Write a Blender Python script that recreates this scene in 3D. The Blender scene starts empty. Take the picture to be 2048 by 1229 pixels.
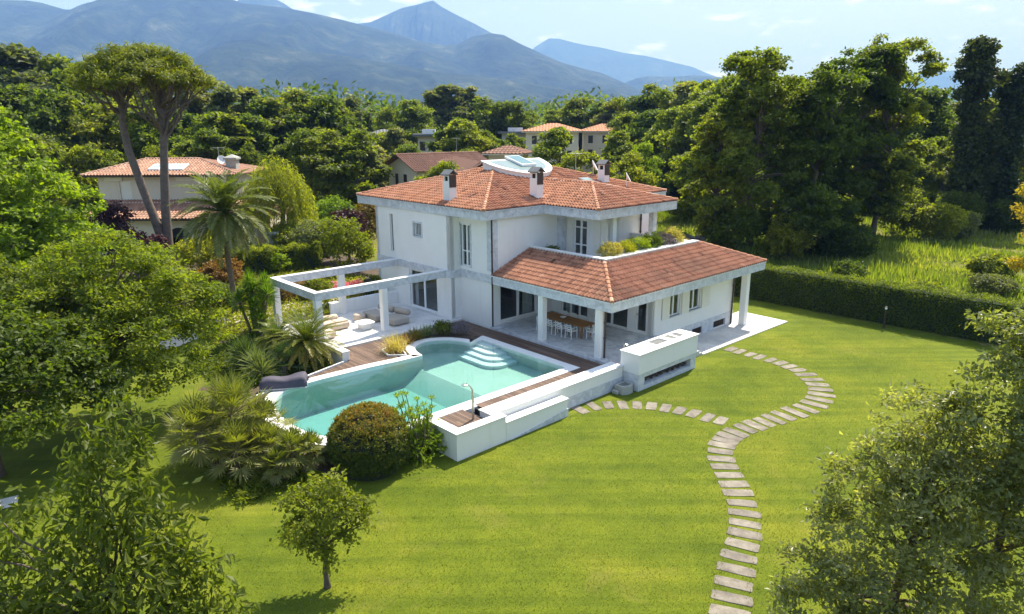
import bpy, bmesh, math, random
import numpy as np
from mathutils import Vector, Matrix
SC = bpy.context.scene
COL = SC.collection
R = math.radians
rng = np.random.default_rng(7)
random.seed(7)
# ---------------------------------------------------------------- house frame
AZ = R(-42.7848)
OX, OY = -1.1416, 39.1015
AXV = (-math.sin(AZ), -math.cos(AZ)); BXV = (math.cos(AZ), -math.sin(AZ))
TH = math.atan2(AXV[1], AXV[0])            # rotation of the house frame
def W(a, b, z=0.0):
    return (OX + AXV[0]*a + BXV[0]*b, OY + AXV[1]*a + BXV[1]*b, z)
def AB(x, y):
    dx, dy = x-OX, y-OY
    return dx*AXV[0]+dy*AXV[1], dx*BXV[0]+dy*BXV[1]
def sst(x, lo, hi):
    t = np.clip((x-lo)/(hi-lo), 0, 1); return t*t*(3-2*t)
def ground_z(x, y, hole=False):
    x = np.asarray(x, float); y = np.asarray(y, float)
    a, b = AB(x, y)
    g1 = sst(b, -15, -10.5)*sst(-a, .2, 2.5)
    g2 = sst(b, -18.6, -15.4)*(1-sst(a, 6, 8.5))*sst(a, -4, -1)*.85
    z = -1.0 + .85*np.maximum(g1, g2*(b < -13))
    z = z + 6.0*sst(y, 105, 260)
    if hole:
        m2 = (a > -8.4) & (a < 8.9) & (b > -8.8) & (b < 15)
        z = np.where(m2, -1.0, z)
    return z
def gz(x, y): return float(ground_z(x, y))
# ---------------------------------------------------------------- mesh builder
class MB:
    def __init__(s): s.v = []; s.n = 0; s.f = []; s.q = []; s.fa = []; s.qa = []
    def add(s, vs, fs, t=.5):
        k = s.n; s.v.append(np.asarray(vs, float).reshape(-1, 3)); s.n += len(vs)
        for f in fs: s.f.append([i+k for i in f]); s.fa.append(t)
        return s
    def arr(s, v, q, t=None):
        k = s.n; s.v.append(v); s.n += len(v); s.q.append(q+k)
        s.qa.append(np.full(len(q), .5) if t is None else np.broadcast_to(t, (len(q),)))
        return s
    def box(s, x0, x1, y0, y1, z0, z1, t=.5):
        if x0 > x1: x0, x1 = x1, x0
        if y0 > y1: y0, y1 = y1, y0
        if z0 > z1: z0, z1 = z1, z0
        v = [(x0,y0,z0),(x1,y0,z0),(x1,y1,z0),(x0,y1,z0),(x0,y0,z1),(x1,y0,z1),(x1,y1,z1),(x0,y1,z1)]
        return s.add(v, [(0,3,2,1),(4,5,6,7),(0,1,5,4),(1,2,6,5),(2,3,7,6),(3,0,4,7)], t)
    def rbox(s, cx, cy, z0, lx, ly, h, rot=0, t=.5, tz=0):
        c, q = math.cos(rot), math.sin(rot); v = []
        for z in (z0, z0+h):
            for x, y in ((-lx/2,-ly/2),(lx/2,-ly/2),(lx/2,ly/2),(-lx/2,ly/2)):
                v.append((cx+c*x-q*y, cy+q*x+c*y, z+tz*x))
        return s.add(v, [(0,3,2,1),(4,5,6,7),(0,1,5,4),(1,2,6,5),(2,3,7,6),(3,0,4,7)], t)
    def prism(s, poly, z0, z1, t=.5):
        ar = sum(poly[i][0]*poly[(i+1)%len(poly)][1]-poly[(i+1)%len(poly)][0]*poly[i][1] for i in range(len(poly)))
        if ar < 0: poly = poly[::-1]
        n = len(poly); f0 = (lambda p: z0(*p)) if callable(z0) else (lambda p: z0); f1 = (lambda p: z1(*p)) if callable(z1) else (lambda p: z1)
        v = [(p[0],p[1],f0(p)) for p in poly]+[(p[0],p[1],f1(p)) for p in poly]
        f = [tuple(range(n))[::-1], tuple(range(n, 2*n))]+[(i,(i+1)%n,n+(i+1)%n,n+i) for i in range(n)]
        return s.add(v, f, t)
    def ring(s, outer, inner, z0, z1, t=.5):
        n = len(outer); o0=[(*p,z0) for p in outer]; o1=[(*p,z1) for p in outer]; i0=[(*p,z0) for p in inner]; i1=[(*p,z1) for p in inner]
        f=[]
        for i in range(n):
            j=(i+1)%n
            f+=[(n+i,n+j,3*n+j,3*n+i),(i,j,n+j,n+i),(3*n+i,3*n+j,2*n+j,2*n+i)]
        return s.add(o0+o1+i0+i1, f, t)
    def tube(s, pts, rad, n=6, t=.5, cap=True):
        P = np.asarray(pts, float); m = len(P)
        rad = np.broadcast_to(np.asarray(rad, float), (m,))
        T = np.gradient(P, axis=0) if m > 1 else np.array([[0,0,1.]])
        T /= np.linalg.norm(T, axis=1)[:, None]+1e-9
        up = np.array([0,0,1.]) if abs(T[:,2]).mean() < .9 else np.array([1.,0,0])
        U = np.cross(T, up); U /= np.linalg.norm(U, axis=1)[:, None]+1e-9
        V = np.cross(T, U)
        an = np.arange(n)*2*math.pi/n
        v = (P[:,None,:]+rad[:,None,None]*(np.cos(an)[None,:,None]*U[:,None,:]+np.sin(an)[None,:,None]*V[:,None,:])).reshape(-1,3)
        i = np.arange(m-1)[:,None]*n; j = np.arange(n)[None,:]; j2 = (j+1) % n
        q = np.stack([i+j, i+n+j, i+n+j2, i+j2], -1).reshape(-1,4)
        k = s.n; s.arr(v, q, t)
        if cap:
            s.f.append([k+x for x in range(n)]); s.fa.append(t)
            s.f.append([k+(m-1)*n+x for x in range(n)][::-1]); s.fa.append(t)
        return s
    def lathe(s, prof, n=12, c=(0,0,0), t=.5):
        an = np.arange(n)*2*math.pi/n; v=[]
        for r, z in prof: v += [(c[0]+r*math.cos(x), c[1]+r*math.sin(x), c[2]+z) for x in an]
        f=[]
        for k in range(len(prof)-1):
            for j in range(n): f.append((k*n+j, k*n+(j+1)%n, (k+1)*n+(j+1)%n, (k+1)*n+j))
        f.append(tuple(range(n))[::-1]); f.append(tuple(range((len(prof)-1)*n, len(prof)*n)))
        return s.add(v, f, t)
    def build(s, name, mat, parent=None, smooth=False, bevel=0, seg=1, loc=None, rot=None):
        me = bpy.data.meshes.new(name)
        V = np.concatenate(s.v) if s.v else np.zeros((0,3))
        lens = []; loops = []; at = []
        if s.f:
            lens.append(np.array([len(f) for f in s.f])); loops.append(np.array([i for f in s.f for i in f])); at.append(np.array(s.fa, float))
        if s.q:
            Q = np.concatenate(s.q); lens.append(np.full(len(Q), Q.shape[1])); loops.append(Q.ravel()); at.append(np.concatenate(s.qa))
        lens = np.concatenate(lens); loops = np.concatenate(loops); at = np.concatenate(at)
        me.vertices.add(len(V)); me.vertices.foreach_set('co', V.astype(np.float32).ravel())
        me.loops.add(len(loops)); me.loops.foreach_set('vertex_index', loops.astype(np.int32))
        me.polygons.add(len(lens)); me.polygons.foreach_set('loop_start', np.concatenate([[0], np.cumsum(lens)[:-1]]).astype(np.int32))
        me.update(calc_edges=True)
        me.polygons.foreach_set('use_smooth', np.full(len(lens), bool(smooth)))
        a = me.attributes.new('t', 'FLOAT', 'FACE'); a.data.foreach_set('value', at.astype(np.float32))
        me.materials.append(mat)
        o = bpy.data.objects.new(name, me); COL.objects.link(o)
        if parent: o.parent = parent
        if loc is not None: o.location = loc
        if rot is not None: o.rotation_euler = (0,0,rot)
        if bevel:
            m = o.modifiers.new('bevel', 'BEVEL'); m.width = bevel; m.segments = seg; m.limit_method = 'ANGLE'; m.angle_limit = R(40)
        return o
def tag(o, label=None, cat=None, group=None, kind=None):
    if label: o['label'] = label
    if cat: o['category'] = cat
    if group: o['group'] = group
    if kind: o['kind'] = kind
    return o
def thing(name, label, cat, loc=(0,0,0), rot=0.0, group=None):
    o = bpy.data.objects.new(name, None); COL.objects.link(o)
    o.location = loc; o.rotation_euler = (0,0,rot); o.empty_display_size = .3
    return tag(o, label, cat, group)
def copy_tree(o, parent=None):
    c = o.copy(); COL.objects.link(c)
    if parent: c.parent = parent
    for ch in list(o.children): copy_tree(ch, c)
    return c
def struct(o): o['kind'] = 'structure'; return o
# ---------------------------------------------------------------- materials
class NT:
    def __init__(s, name):
        s.m = bpy.data.materials.new(name); s.m.use_nodes = True; s.t = s.m.node_tree; s.N = s.t.nodes; s.L = s.t.links
        s.b = s.N['Principled BSDF']; s.o = s.N['Material Output']
    def n(s, ty, **k):
        x = s.N.new(ty)
        for a, v in k.items():
            if a.startswith('i_'):
                key = a[2:]; key = int(key) if key.isdigit() else key.replace('_', ' ')
                x.inputs[key].default_value = v
            else: setattr(x, a, v)
        return x
    def l(s, a, b): s.L.new(a, b)
    def coord(s, kind='Object', scale=(1,1,1)):
        c = s.n('ShaderNodeTexCoord'); m = s.n('ShaderNodeMapping'); m.inputs['Scale'].default_value = scale
        s.l(c.outputs[kind], m.inputs['Vector']); return m.outputs[0]
    def noise(s, scale, detail=4, rough=.6, vec=None, dist=0):
        x = s.n('ShaderNodeTexNoise', i_Scale=scale, i_Detail=detail, i_Roughness=rough, i_Distortion=dist)
        if vec is not None: s.l(vec, x.inputs['Vector'])
        return x.outputs['Fac']
    def ramp(s, fac, stops):
        r = s.n('ShaderNodeValToRGB'); e = r.color_ramp.elements
        while len(e) < len(stops): e.new(.5)
        for k, (p, c) in enumerate(stops):
            e[k].position = p; e[k].color = (*c, 1) if len(c) == 3 else c
        s.l(fac, r.inputs[0]); return r.outputs[0]
    def mix(s, a, b, fac=.5, mode='MIX'):
        x = s.n('ShaderNodeMix', data_type='RGBA', blend_type=mode)
        for v, i in ((fac, 0), (a, 6), (b, 7)):
            if hasattr(v, 'is_output'): s.l(v, x.inputs[i])
            else: x.inputs[i].default_value = v if i == 0 else ((*v, 1) if len(v) == 3 else v)
        return x.outputs[2]
    def bump(s, h, st=.3, dist=.02):
        b = s.n('ShaderNodeBump', i_Strength=st, i_Distance=dist); s.l(h, b.inputs['Height']); s.l(b.outputs[0], s.b.inputs['Normal'])
    def col(s, c): s.l(c, s.b.inputs['Base Color'])
    def set(s, rough=.8, metal=0, spec=.5, color=None):
        s.b.inputs['Roughness'].default_value = rough; s.b.inputs['Metallic'].default_value = metal
        s.b.inputs['Specular IOR Level'].default_value = spec
        if color: s.b.inputs['Base Color'].default_value = (*color, 1)
def simple(name, c1, c2=None, scale=4, rough=.8, bump=0, bscale=40, metal=0, spec=.5, detail=5):
    t = NT(name); t.set(rough, metal, spec, c1); v = t.coord()
    if c2: t.col(t.ramp(t.noise(scale, detail, .65, v), [(.3, c1), (.7, c2)]))
    if bump: t.bump(t.noise(bscale, 3, .6, v), bump, .01)
    return t.m
def schlick(t, f0, normal=None):
    lw = t.n('ShaderNodeLayerWeight', i_Blend=.5)
    if normal is not None: t.l(normal, lw.inputs['Normal'])
    p = t.n('ShaderNodeMath', operation='POWER', i_1=5.0); t.l(lw.outputs['Facing'], p.inputs[0])
    m = t.n('ShaderNodeMath', operation='MULTIPLY_ADD', i_1=1-f0, i_2=f0); t.l(p.outputs[0], m.inputs[0]); return m.outputs[0]
def attr_t(t):
    a = t.n('ShaderNodeAttribute'); a.attribute_name = 't'; return a.outputs['Fac']
def leaf_mat(name, cols, trans=.4, rough=.5, tcol=None, vary=.25, spec=.35):
    """per-leaf colour from the face attribute t, translucent leaves"""
    t = NT(name); t.set(rough, 0, spec*.7)
    c = t.ramp(attr_t(t), [(i/(len(cols)-1), k) for i, k in enumerate(cols)])
    oi = t.n('ShaderNodeObjectInfo')
    hs = t.n('ShaderNodeHueSaturation')
    mr = t.n('ShaderNodeMapRange', i_3=1-vary, i_4=1+vary); t.l(oi.outputs['Random'], mr.inputs[0]); t.l(mr.outputs[0], hs.inputs['Value'])
    mr2 = t.n('ShaderNodeMapRange', i_3=.5+.045*vary*2, i_4=.5-.045*vary*2); t.l(oi.outputs['Random'], mr2.inputs[0]); t.l(mr2.outputs[0], hs.inputs['Hue'])
    t.l(c, hs.inputs['Color']); c = hs.outputs[0]
    t.col(c)
    tr = t.n('ShaderNodeBsdfTranslucent')
    tc = t.mix(c, tcol or (1.0, 1.0, .35), 1.0, 'MULTIPLY')
    g = t.n('ShaderNodeMix', data_type='RGBA', blend_type='MULTIPLY'); g.inputs[0].default_value = 1
    t.l(tc, g.inputs[6]); g.inputs[7].default_value = (1.9, 2.0, 1.2, 1)
    t.l(g.outputs[2], tr.inputs[0])
    mx = t.n('ShaderNodeMixShader'); mx.inputs[0].default_value = trans
    t.l(t.b.outputs[0], mx.inputs[1]); t.l(tr.outputs[0], mx.inputs[2]); t.l(mx.outputs[0], t.o.inputs[0])
    return t.m
# ---------------------------------------------------------------- foliage
def unit(v): return v/(np.linalg.norm(v, axis=-1, keepdims=True)+1e-9)
def leaves(P, Nn, L, Wd, rg, T=None, cup=.12, droop=0.0):
    """diamond leaves at points P with normals Nn"""
    n = len(P); L = np.broadcast_to(L, (n,))[:, None]; Wd = np.broadcast_to(Wd, (n,))[:, None]
    if T is None: T = rg.normal(size=(n, 3))
    T = T - (T*Nn).sum(1, keepdims=True)*Nn; T = unit(T)
    if droop: T = unit(T+np.array([0,0,-droop])); 
    S = unit(np.cross(Nn, T))
    mid = P+T*L*.45+Nn*L*cup
    v = np.stack([P, mid+S*Wd*.5, P+T*L, mid-S*Wd*.5], 1).reshape(-1, 3)
    q = np.arange(n*4).reshape(-1, 4)
    return v, q
def lobes_clumps(lobes, n, rg, inner=.45, low=.25):
    """clump centres in the outer shell of a union of ellipsoids"""
    Lb = np.array(lobes, float); w = (Lb[:,3]*Lb[:,4]+Lb[:,4]*Lb[:,5]+Lb[:,3]*Lb[:,5]); w /= w.sum()
    out = []; nor = []
    while sum(len(o) for o in out) < n:
        k = rg.choice(len(Lb), size=n*2, p=w); d = unit(rg.normal(size=(n*2, 3)))
        rad = inner+(1-inner)*rg.random(n*2)**.45
        p = Lb[k,:3]+d*Lb[k,3:6]*rad[:,None]
        e = (((p[:,None,:]-Lb[None,:,:3])/Lb[None,:,3:6])**2).sum(2)
        dep = (e < .42).sum(1)-(e[np.arange(len(k)), k] < .42)
        keep = (dep == 0) & ((d[:,2] > -.35) | (rg.random(n*2) < low))
        out.append(p[keep]); nor.append(d[keep])
    return np.concatenate(out)[:n], np.concatenate(nor)[:n]
def crown(mb, lobes, nc, m, L, Wd, cr, rg, up=.7, flat=.6, inner=.45, low=.25, tjit=.16, droop=0, tfun=None, tb=.5, aspect_j=.45):
    C, D = lobes_clumps(lobes, nc, rg, inner, low)
    P = np.repeat(C, m, 0); Dn = np.repeat(D, m, 0)
    g = rg.normal(size=P.shape)*cr; g[:, 2] *= flat
    P = P+g
    Nn = unit(rg.normal(size=P.shape)*.75+np.array([0,0,up])+Dn*.45)
    s = rg.uniform(1-aspect_j, 1+aspect_j, len(P))
    v, q = leaves(P, Nn, L*s, Wd*s, rg, droop=droop)
    tc = np.repeat(np.clip(rg.normal(tb, tjit, nc), 0, 1), m)
    t = np.clip(tc+rg.normal(0, .12, len(P)), 0, 1)
    if tfun is not None: t = tfun(P, t, rg)
    mb.arr(v, q, t); return C
def limb(mb, p0, p1, r0, r1, rg, k=5, sag=.12, n=6):
    p0 = np.array(p0, float); p1 = np.array(p1, float); s = np.linspace(0, 1, k)[:, None]
    d = np.linalg.norm(p1-p0)
    pts = p0+(p1-p0)*s+rg.normal(size=(k,3))*d*.035*np.sin(s*math.pi)
    pts[:,2] += (np.sin(s[:,0]*math.pi))*d*sag
    mb.tube(pts, np.linspace(r0, r1, k), n, t=.5, cap=False); return pts
def trunk_limbs(mb, base, top, r, targets, rg, bends=.15, n=8, frac=(.35, .95), lr=.45, k=8):
    base = np.array(base, float); top = np.array(top, float); h = np.linalg.norm(top-base)
    s = np.linspace(0, 1, k)[:, None]; pts = base+(top-base)*s+np.cumsum(rg.normal(size=(k,3))*[h*bends*.1, h*bends*.1, 0], 0)*np.minimum(1, s*3)
    rad = r*(1-.72*s[:,0]); rad[0] *= 1.5; rad[1] *= 1.1
    mb.tube(pts, rad, n)
    for tg in targets:
        tg = np.asarray(tg, float); f = np.clip(frac[0]+(frac[1]-frac[0])*((tg[2]-base[2])/max(h, .1)-.35), frac[0], frac[1]-.02)
        i = f*(k-1); j = int(i); p = pts[j]+(pts[min(j+1, k-1)]-pts[j])*(i-j)
        limb(mb, p, tg, max(r*(1-.72*f)*lr, .012), .012, rg, 5, .08, 5)
    return pts
# ================================================================= MATERIALS
def mk_plaster(name, c):
    t = NT(name); t.set(.85, 0, .3, c); v = t.coord()
    vs = t.coord(scale=(1.5,1.5,.25))
    a = t.ramp(t.noise(1.2, 6, .65, v), [(.35, tuple(x*.965 for x in c)), (.65, c)])
    st = t.ramp(t.noise(1.6, 5, .6, vs), [(.55, (1,1,1)), (.85, (.90,.90,.89))])
    t.col(t.mix(a, st, 1.0, 'MULTIPLY')); t.bump(t.noise(60, 3, .6, v), .15, .004); return t.m
M_PLASTER = mk_plaster('white_plaster', (.83,.812,.775))
M_CREAM = mk_plaster('cream_plaster', (.68,.60,.48))
def mk_marble(name, c1, c2, c3, scale=1.2, rough=.45, dist=1.6):
    t = NT(name); t.set(rough, 0, .5); v = t.coord()
    a = t.ramp(t.noise(scale, 9, .68, v, dist), [(.3, c3), (.48, c2), (.62, c1)])
    w = t.n('ShaderNodeTexVoronoi', i_Scale=scale*.9, feature='DISTANCE_TO_EDGE'); t.l(v, w.inputs['Vector'])
    vein = t.ramp(w.outputs['Distance'], [(.0, (.8,.82,.84)), (.05, (1,1,1))])
    t.col(t.mix(a, vein, .55, 'MULTIPLY')); t.bump(t.noise(30, 3, .5, v), .06, .004); return t.m
M_GREYMARBLE = mk_marble('grey_blue_marble', (.68,.69,.71), (.56,.575,.60), (.42,.44,.47), 1.6, .55)
def mk_stained():
    m = mk_marble('stained_marble', (.68,.69,.71), (.56,.575,.60), (.42,.44,.47), 1.6, .55)
    nt = m.node_tree; b = nt.nodes['Principled BSDF']; old = b.inputs['Base Color'].links[0].from_socket
    tc = nt.nodes.new('ShaderNodeTexCoord'); mp = nt.nodes.new('ShaderNodeMapping'); mp.inputs['Scale'].default_value = (1,1,2.2); nt.links.new(tc.outputs['Object'], mp.inputs[0])
    n = nt.nodes.new('ShaderNodeTexNoise'); n.inputs['Scale'].default_value = 1.3; n.inputs['Detail'].default_value = 9; n.inputs['Roughness'].default_value = .75; nt.links.new(mp.outputs[0], n.inputs['Vector'])
    r = nt.nodes.new('ShaderNodeValToRGB'); r.color_ramp.elements[0].position = .57; r.color_ramp.elements[0].color = (1,1,1,1); r.color_ramp.elements[1].position = .72; r.color_ramp.elements[1].color = (.25,.26,.27,1); nt.links.new(n.outputs[0], r.inputs[0])
    x = nt.nodes.new('ShaderNodeMix'); x.data_type = 'RGBA'; x.blend_type = 'MULTIPLY'; x.inputs[0].default_value = .8; nt.links.new(old, x.inputs[6]); nt.links.new(r.outputs[0], x.inputs[7]); nt.links.new(x.outputs[2], b.inputs['Base Color']); return m
M_STAINED = mk_stained()
M_CAP = mk_marble('white_marble_cap', (.83,.82,.80), (.77,.765,.75), (.66,.65,.64), 1.2, .5)
def mk_floor(name, c1, c2, c3, rough, sx=.6, sy=.6):
    t = NT(name); t.set(rough, 0, .5); v = t.coord()
    br = t.n('ShaderNodeTexBrick', i_Scale=1, offset=.5); br.inputs['Mortar Size'].default_value = .006
    br.inputs['Brick Width'].default_value = sx*2; br.inputs['Row Height'].default_value = sy
    br.inputs['Color1'].default_value = (.9,.9,.9,1); br.inputs['Color2'].default_value = (1,1,1,1); br.inputs['Mortar'].default_value = (.62,.61,.6,1)
    t.l(v, br.inputs['Vector'])
    a = t.ramp(t.noise(1.1, 9, .7, v, 2.2), [(.3, c3), (.45, c2), (.6, c1)])
    b2 = t.ramp(t.noise(.5, 3, .5, v, .4), [(.35, (.8,.8,.82)), (.6, (1,1,1))])
    t.col(t.mix(t.mix(a, br.outputs['Color'], 1.0, 'MULTIPLY'), b2, 1, 'MULTIPLY')); return t.m
M_FLOOR = mk_floor('marble_floor', (.72,.71,.70), (.58,.58,.59), (.36,.37,.40), .22, .6, .6)
M_TERR = mk_floor('pale_terrace_slabs', (.80,.77,.73), (.74,.71,.68), (.60,.58,.56), .6, .5, .5)
M_WALK = mk_floor('walkway_slabs', (.74,.70,.65), (.66,.63,.59), (.52,.50,.48), .7, .45, .9)
M_WHITE = simple('white_frame_paint', (.82,.82,.80), rough=.45)
M_SHUT = simple('ivory_shutter_paint', (.78,.75,.66), (.74,.71,.62), 3, .5)
M_DARK = simple('dark_void', (.015,.015,.016), rough=.9)
M_PIPE = simple('dark_brown_metal', (.035,.022,.018), (.05,.03,.025), 8, .45)
M_GREYM = simple('dark_slate', (.10,.105,.11), (.16,.16,.165), 5, .7)
M_STEEL = simple('brushed_steel', (.55,.55,.52), (.45,.46,.42), 6, .3, metal=.9)
M_GLASS = simple('dark_window_glass', (.018,.022,.024), (.035,.04,.042), .6, .04, spec=.8)
def mk_glass():
    t = NT('clear_window_glass'); t.N.remove(t.b); tr = t.n('ShaderNodeBsdfTransparent'); tr.inputs[0].default_value = (.86,.89,.89,1); gl = t.n('ShaderNodeBsdfGlossy', i_Roughness=.01); fr = schlick(t, .07)
    mx = t.n('ShaderNodeMixShader'); t.l(fr, mx.inputs[0]); t.l(tr.outputs[0], mx.inputs[1]); t.l(gl.outputs[0], mx.inputs[2]); t.l(mx.outputs[0], t.o.inputs[0]); return t.m
M_CLEAR = mk_glass()
M_CURTAIN = simple('white_curtain', (.62,.62,.60), (.70,.70,.68), 3, .9)
def mk_curt():
    t = NT('curtained_glass'); t.set(.06, 0, .8); v = t.coord(scale=(9,9,.6))
    t.col(t.ramp(t.noise(2, 3, .6, v), [(.3, (.07,.085,.10)), (.7, (.20,.22,.24))])); return t.m
M_CURT = mk_curt()
M_SKYGLASS = simple('pale_skylight_glass', (.17,.23,.215), (.24,.30,.28), .9, .12, spec=.7)
M_PANEL = simple('solar_glass', (.09,.19,.20), (.13,.24,.24), 1.2, .1, spec=.7)
def mk_tile(name, cols, lich, lsc=.8, amt=.6, lo=.5, hi=.72):
    t = NT(name); t.set(.85, 0, .3); v = t.coord()
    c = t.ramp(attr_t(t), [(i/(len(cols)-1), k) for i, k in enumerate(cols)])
    f = t.ramp(t.noise(lsc, 7, .72, v, .3), [(lo, (0,0,0)), (hi, (1,1,1))])
    f2 = t.n('ShaderNodeMath', operation='MULTIPLY', i_1=amt); t.l(f, f2.inputs[0])
    c = t.mix(c, lich, f2.outputs[0]); 
    sp = t.ramp(t.noise(9, 4, .7, v), [(.35, (.86,.86,.86)), (.6, (1.04,1.04,1.04))])
    t.col(t.mix(c, sp, 1, 'MULTIPLY')); t.bump(t.noise(25, 4, .7, v), .25, .01); return t.m
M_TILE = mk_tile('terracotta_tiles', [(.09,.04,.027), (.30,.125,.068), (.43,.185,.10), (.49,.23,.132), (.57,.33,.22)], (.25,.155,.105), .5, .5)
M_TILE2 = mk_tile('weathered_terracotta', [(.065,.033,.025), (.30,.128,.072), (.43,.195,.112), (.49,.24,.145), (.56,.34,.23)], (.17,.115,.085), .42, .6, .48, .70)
M_TILE3 = mk_tile('pink_terracotta', [(.14,.07,.05), (.38,.20,.135), (.44,.245,.165), (.50,.30,.21), (.52,.35,.26)], (.22,.15,.11), .5, .5)
M_TILE4 = mk_tile('brown_old_tiles', [(.17,.085,.06), (.23,.115,.08), (.27,.14,.095), (.30,.17,.12)], (.12,.08,.06), .5, .6)
M_TILE5 = mk_tile('orange_tiles', [(.46,.21,.11), (.55,.26,.14), (.60,.31,.18), (.62,.34,.2)], (.36,.2,.13), .3, .4)
def mk_wood(name, cols, sc=1):
    t = NT(name); t.set(.65, 0, .35); v = t.coord(scale=(.6*sc,6*sc,6*sc))
    c = t.ramp(attr_t(t), [(i/(len(cols)-1), k) for i, k in enumerate(cols)])
    g = t.ramp(t.noise(3, 6, .7, v), [(.3, (.68,.66,.64)), (.7, (1.1,1.1,1.1))])
    t.col(t.mix(c, g, 1, 'MULTIPLY')); return t.m
M_DECK = mk_wood('brown_decking', [(.098,.060,.043), (.145,.090,.064), (.195,.125,.090)])
M_TEAK = mk_wood('teak', [(.30,.14,.045), (.36,.17,.055)])
M_STONE = None
def mk_stone():
    t = NT('grey_stepping_stone'); t.set(.9, 0, .3); v = t.coord('Object')
    oi = t.n('ShaderNodeObjectInfo'); va = t.n('ShaderNodeVectorMath', operation='ADD'); t.l(v, va.inputs[0]); t.l(oi.outputs['Location'], va.inputs[1]); v = va.outputs[0]
    a = t.ramp(t.noise(2.2, 7, .7, v), [(.3, (.12,.105,.09)), (.5, (.215,.19,.16)), (.7, (.31,.28,.235))])
    b = t.ramp(oi.outputs['Random'], [(0, (.8,.78,.76)), (1, (1.08,1.06,1.0))])
    t.col(t.mix(a, b, 1, 'MULTIPLY')); t.bump(t.noise(14, 5, .7, v), .5, .02); return t.m
M_STONE = mk_stone()
M_GRAVEL = simple('pale_gravel', (.40,.35,.28), (.52,.46,.38), 1.5, .95, .5, 60)
M_BARK = simple('bark', (.085,.062,.045), (.15,.115,.085), 6, .95, .6, 25)
M_PINEBARK = simple('pine_bark', (.10,.075,.062), (.19,.145,.12), 4, .95, .7, 14)
M_PALMBARK = simple('palm_bark', (.11,.08,.055), (.19,.145,.10), 9, .95, .7, 22)
M_CONC = simple('weathered_stone', (.30,.30,.27), (.44,.43,.39), 3, .9, .4, 30)
# pool outline (water edge), counter-clockwise in house a,b
def arc_pts(c, r, a0, a1, n): return [(c[0]+r*math.cos(a0+(a1-a0)*i/n), c[1]+r*math.sin(a0+(a1-a0)*i/n)) for i in range(n+1)]
def smooth_path(P, it=3):
    for _ in range(it):
        Q = [P[0]]
        for i in range(len(P)-1):
            p, q = P[i], P[i+1]; Q += [(.75*p[0]+.25*q[0], .75*p[1]+.25*q[1]), (.25*p[0]+.75*q[0], .25*p[1]+.75*q[1])]
        Q.append(P[-1]); P = Q
    return P
bowl = smooth_path([(1.32,-2.85),(.55,-3.12),(-.15,-3.6),(-.62,-4.5),(-.25,-5.5),(.5,-5.9),(1.28,-6.05)], 2)
tip = smooth_path([(.84,-11.6),(.86,-12.8),(1.15,-13.9),(2.4,-14.7),(4.3,-15.0),(6.2,-14.8),(7.4,-14.0),(7.72,-12.8),(7.72,-11.5)], 2)
POOL = [(7.72,-2.0),(1.34,-2.0)]+bowl+[(1.2,-7.4),(.98,-9.0)]+tip
def offset(P, d):
    n = len(P); out = []
    for i in range(n):
        p0, p, p1 = P[i-1], P[i], P[(i+1)%n]
        e0 = np.array([p[0]-p0[0], p[1]-p0[1]]); e1 = np.array([p1[0]-p[0], p1[1]-p[1]])
        e0 /= np.linalg.norm(e0)+1e-9; e1 /= np.linalg.norm(e1)+1e-9
        n0 = np.array([e0[1], -e0[0]]); n1 = np.array([e1[1], -e1[0]])
        m = n0+n1; m /= np.linalg.norm(m); k = d/max(.5, float(m@n0)); out.append((p[0]+m[0]*k, p[1]+m[1]*k))
    return out
ar = sum(POOL[i][0]*POOL[(i+1)%len(POOL)][1]-POOL[(i+1)%len(POOL)][0]*POOL[i][1] for i in range(len(POOL)))
if ar < 0: POOL = POOL[::-1]
# ================================================================= GROUND
def mk_lawn():
    t = NT('mown_lawn'); t.set(.9, 0, .15); v = t.coord()
    vs = t.coord(scale=(1,.32,1)); 
    base = t.ramp(t.noise(.16, 5, .6, v, .5), [(.3, (.084,.118,.008)), (.5, (.125,.157,.010)), (.68, (.175,.188,.015))])
    med = t.ramp(t.noise(1.1, 6, .7, v, .6), [(.3, (.80,.84,.78)), (.7, (1.16,1.12,1.1))])
    fine = t.ramp(t.noise(17, 5, .8, v), [(.28, (.48,.54,.45)), (.5, (1,1,1)), (.75, (1.5,1.42,1.3))])
    mp = t.n('ShaderNodeMapping'); mp.inputs['Rotation'].default_value = (0,0,R(-44)); mp.inputs['Scale'].default_value = (.07,1.7,1)
    t.l(v, mp.inputs['Vector'])
    mow = t.ramp(t.noise(1.3, 3, .55, mp.outputs[0], .2), [(.40, (.82,.87,.82)), (.60, (1.10,1.08,1.0))])
    dry = t.ramp(t.noise(.33, 6, .7, v, .8), [(.56, (0,0,0)), (.75, (1,1,1))])
    c = t.mix(t.mix(t.mix(base, med, 1, 'MULTIPLY'), fine, 1, 'MULTIPLY'), mow, 1, 'MULTIPLY')
    dm = t.n('ShaderNodeMath', operation='MULTIPLY', i_1=.38); t.l(dry, dm.inputs[0])
    t.col(t.mix(c, (.26,.21,.055), dm.outputs[0])); t.bump(t.noise(38, 4, .8, v), .9, .035); return t.m
M_LAWN = mk_lawn()
def mk_ground():
    t = NT('rough_ground'); t.set(.95, 0, .1); v = t.coord()
    c = t.ramp(t.noise(.12, 6, .65, v, .4), [(.3, (.10,.115,.025)), (.5, (.16,.17,.035)), (.7, (.22,.19,.06))])
    f = t.ramp(t.noise(2.2, 6, .75, v), [(.3, (.6,.62,.58)), (.7, (1.25,1.22,1.2))])
    t.col(t.mix(c, f, 1, 'MULTIPLY')); t.bump(t.noise(3, 6, .8, v), .8, .15); return t.m
M_GROUND = mk_ground()
M_SOIL = simple('planting_soil', (.055,.036,.024), (.10,.07,.045), 2.5, .95, .7, 20)
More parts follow.
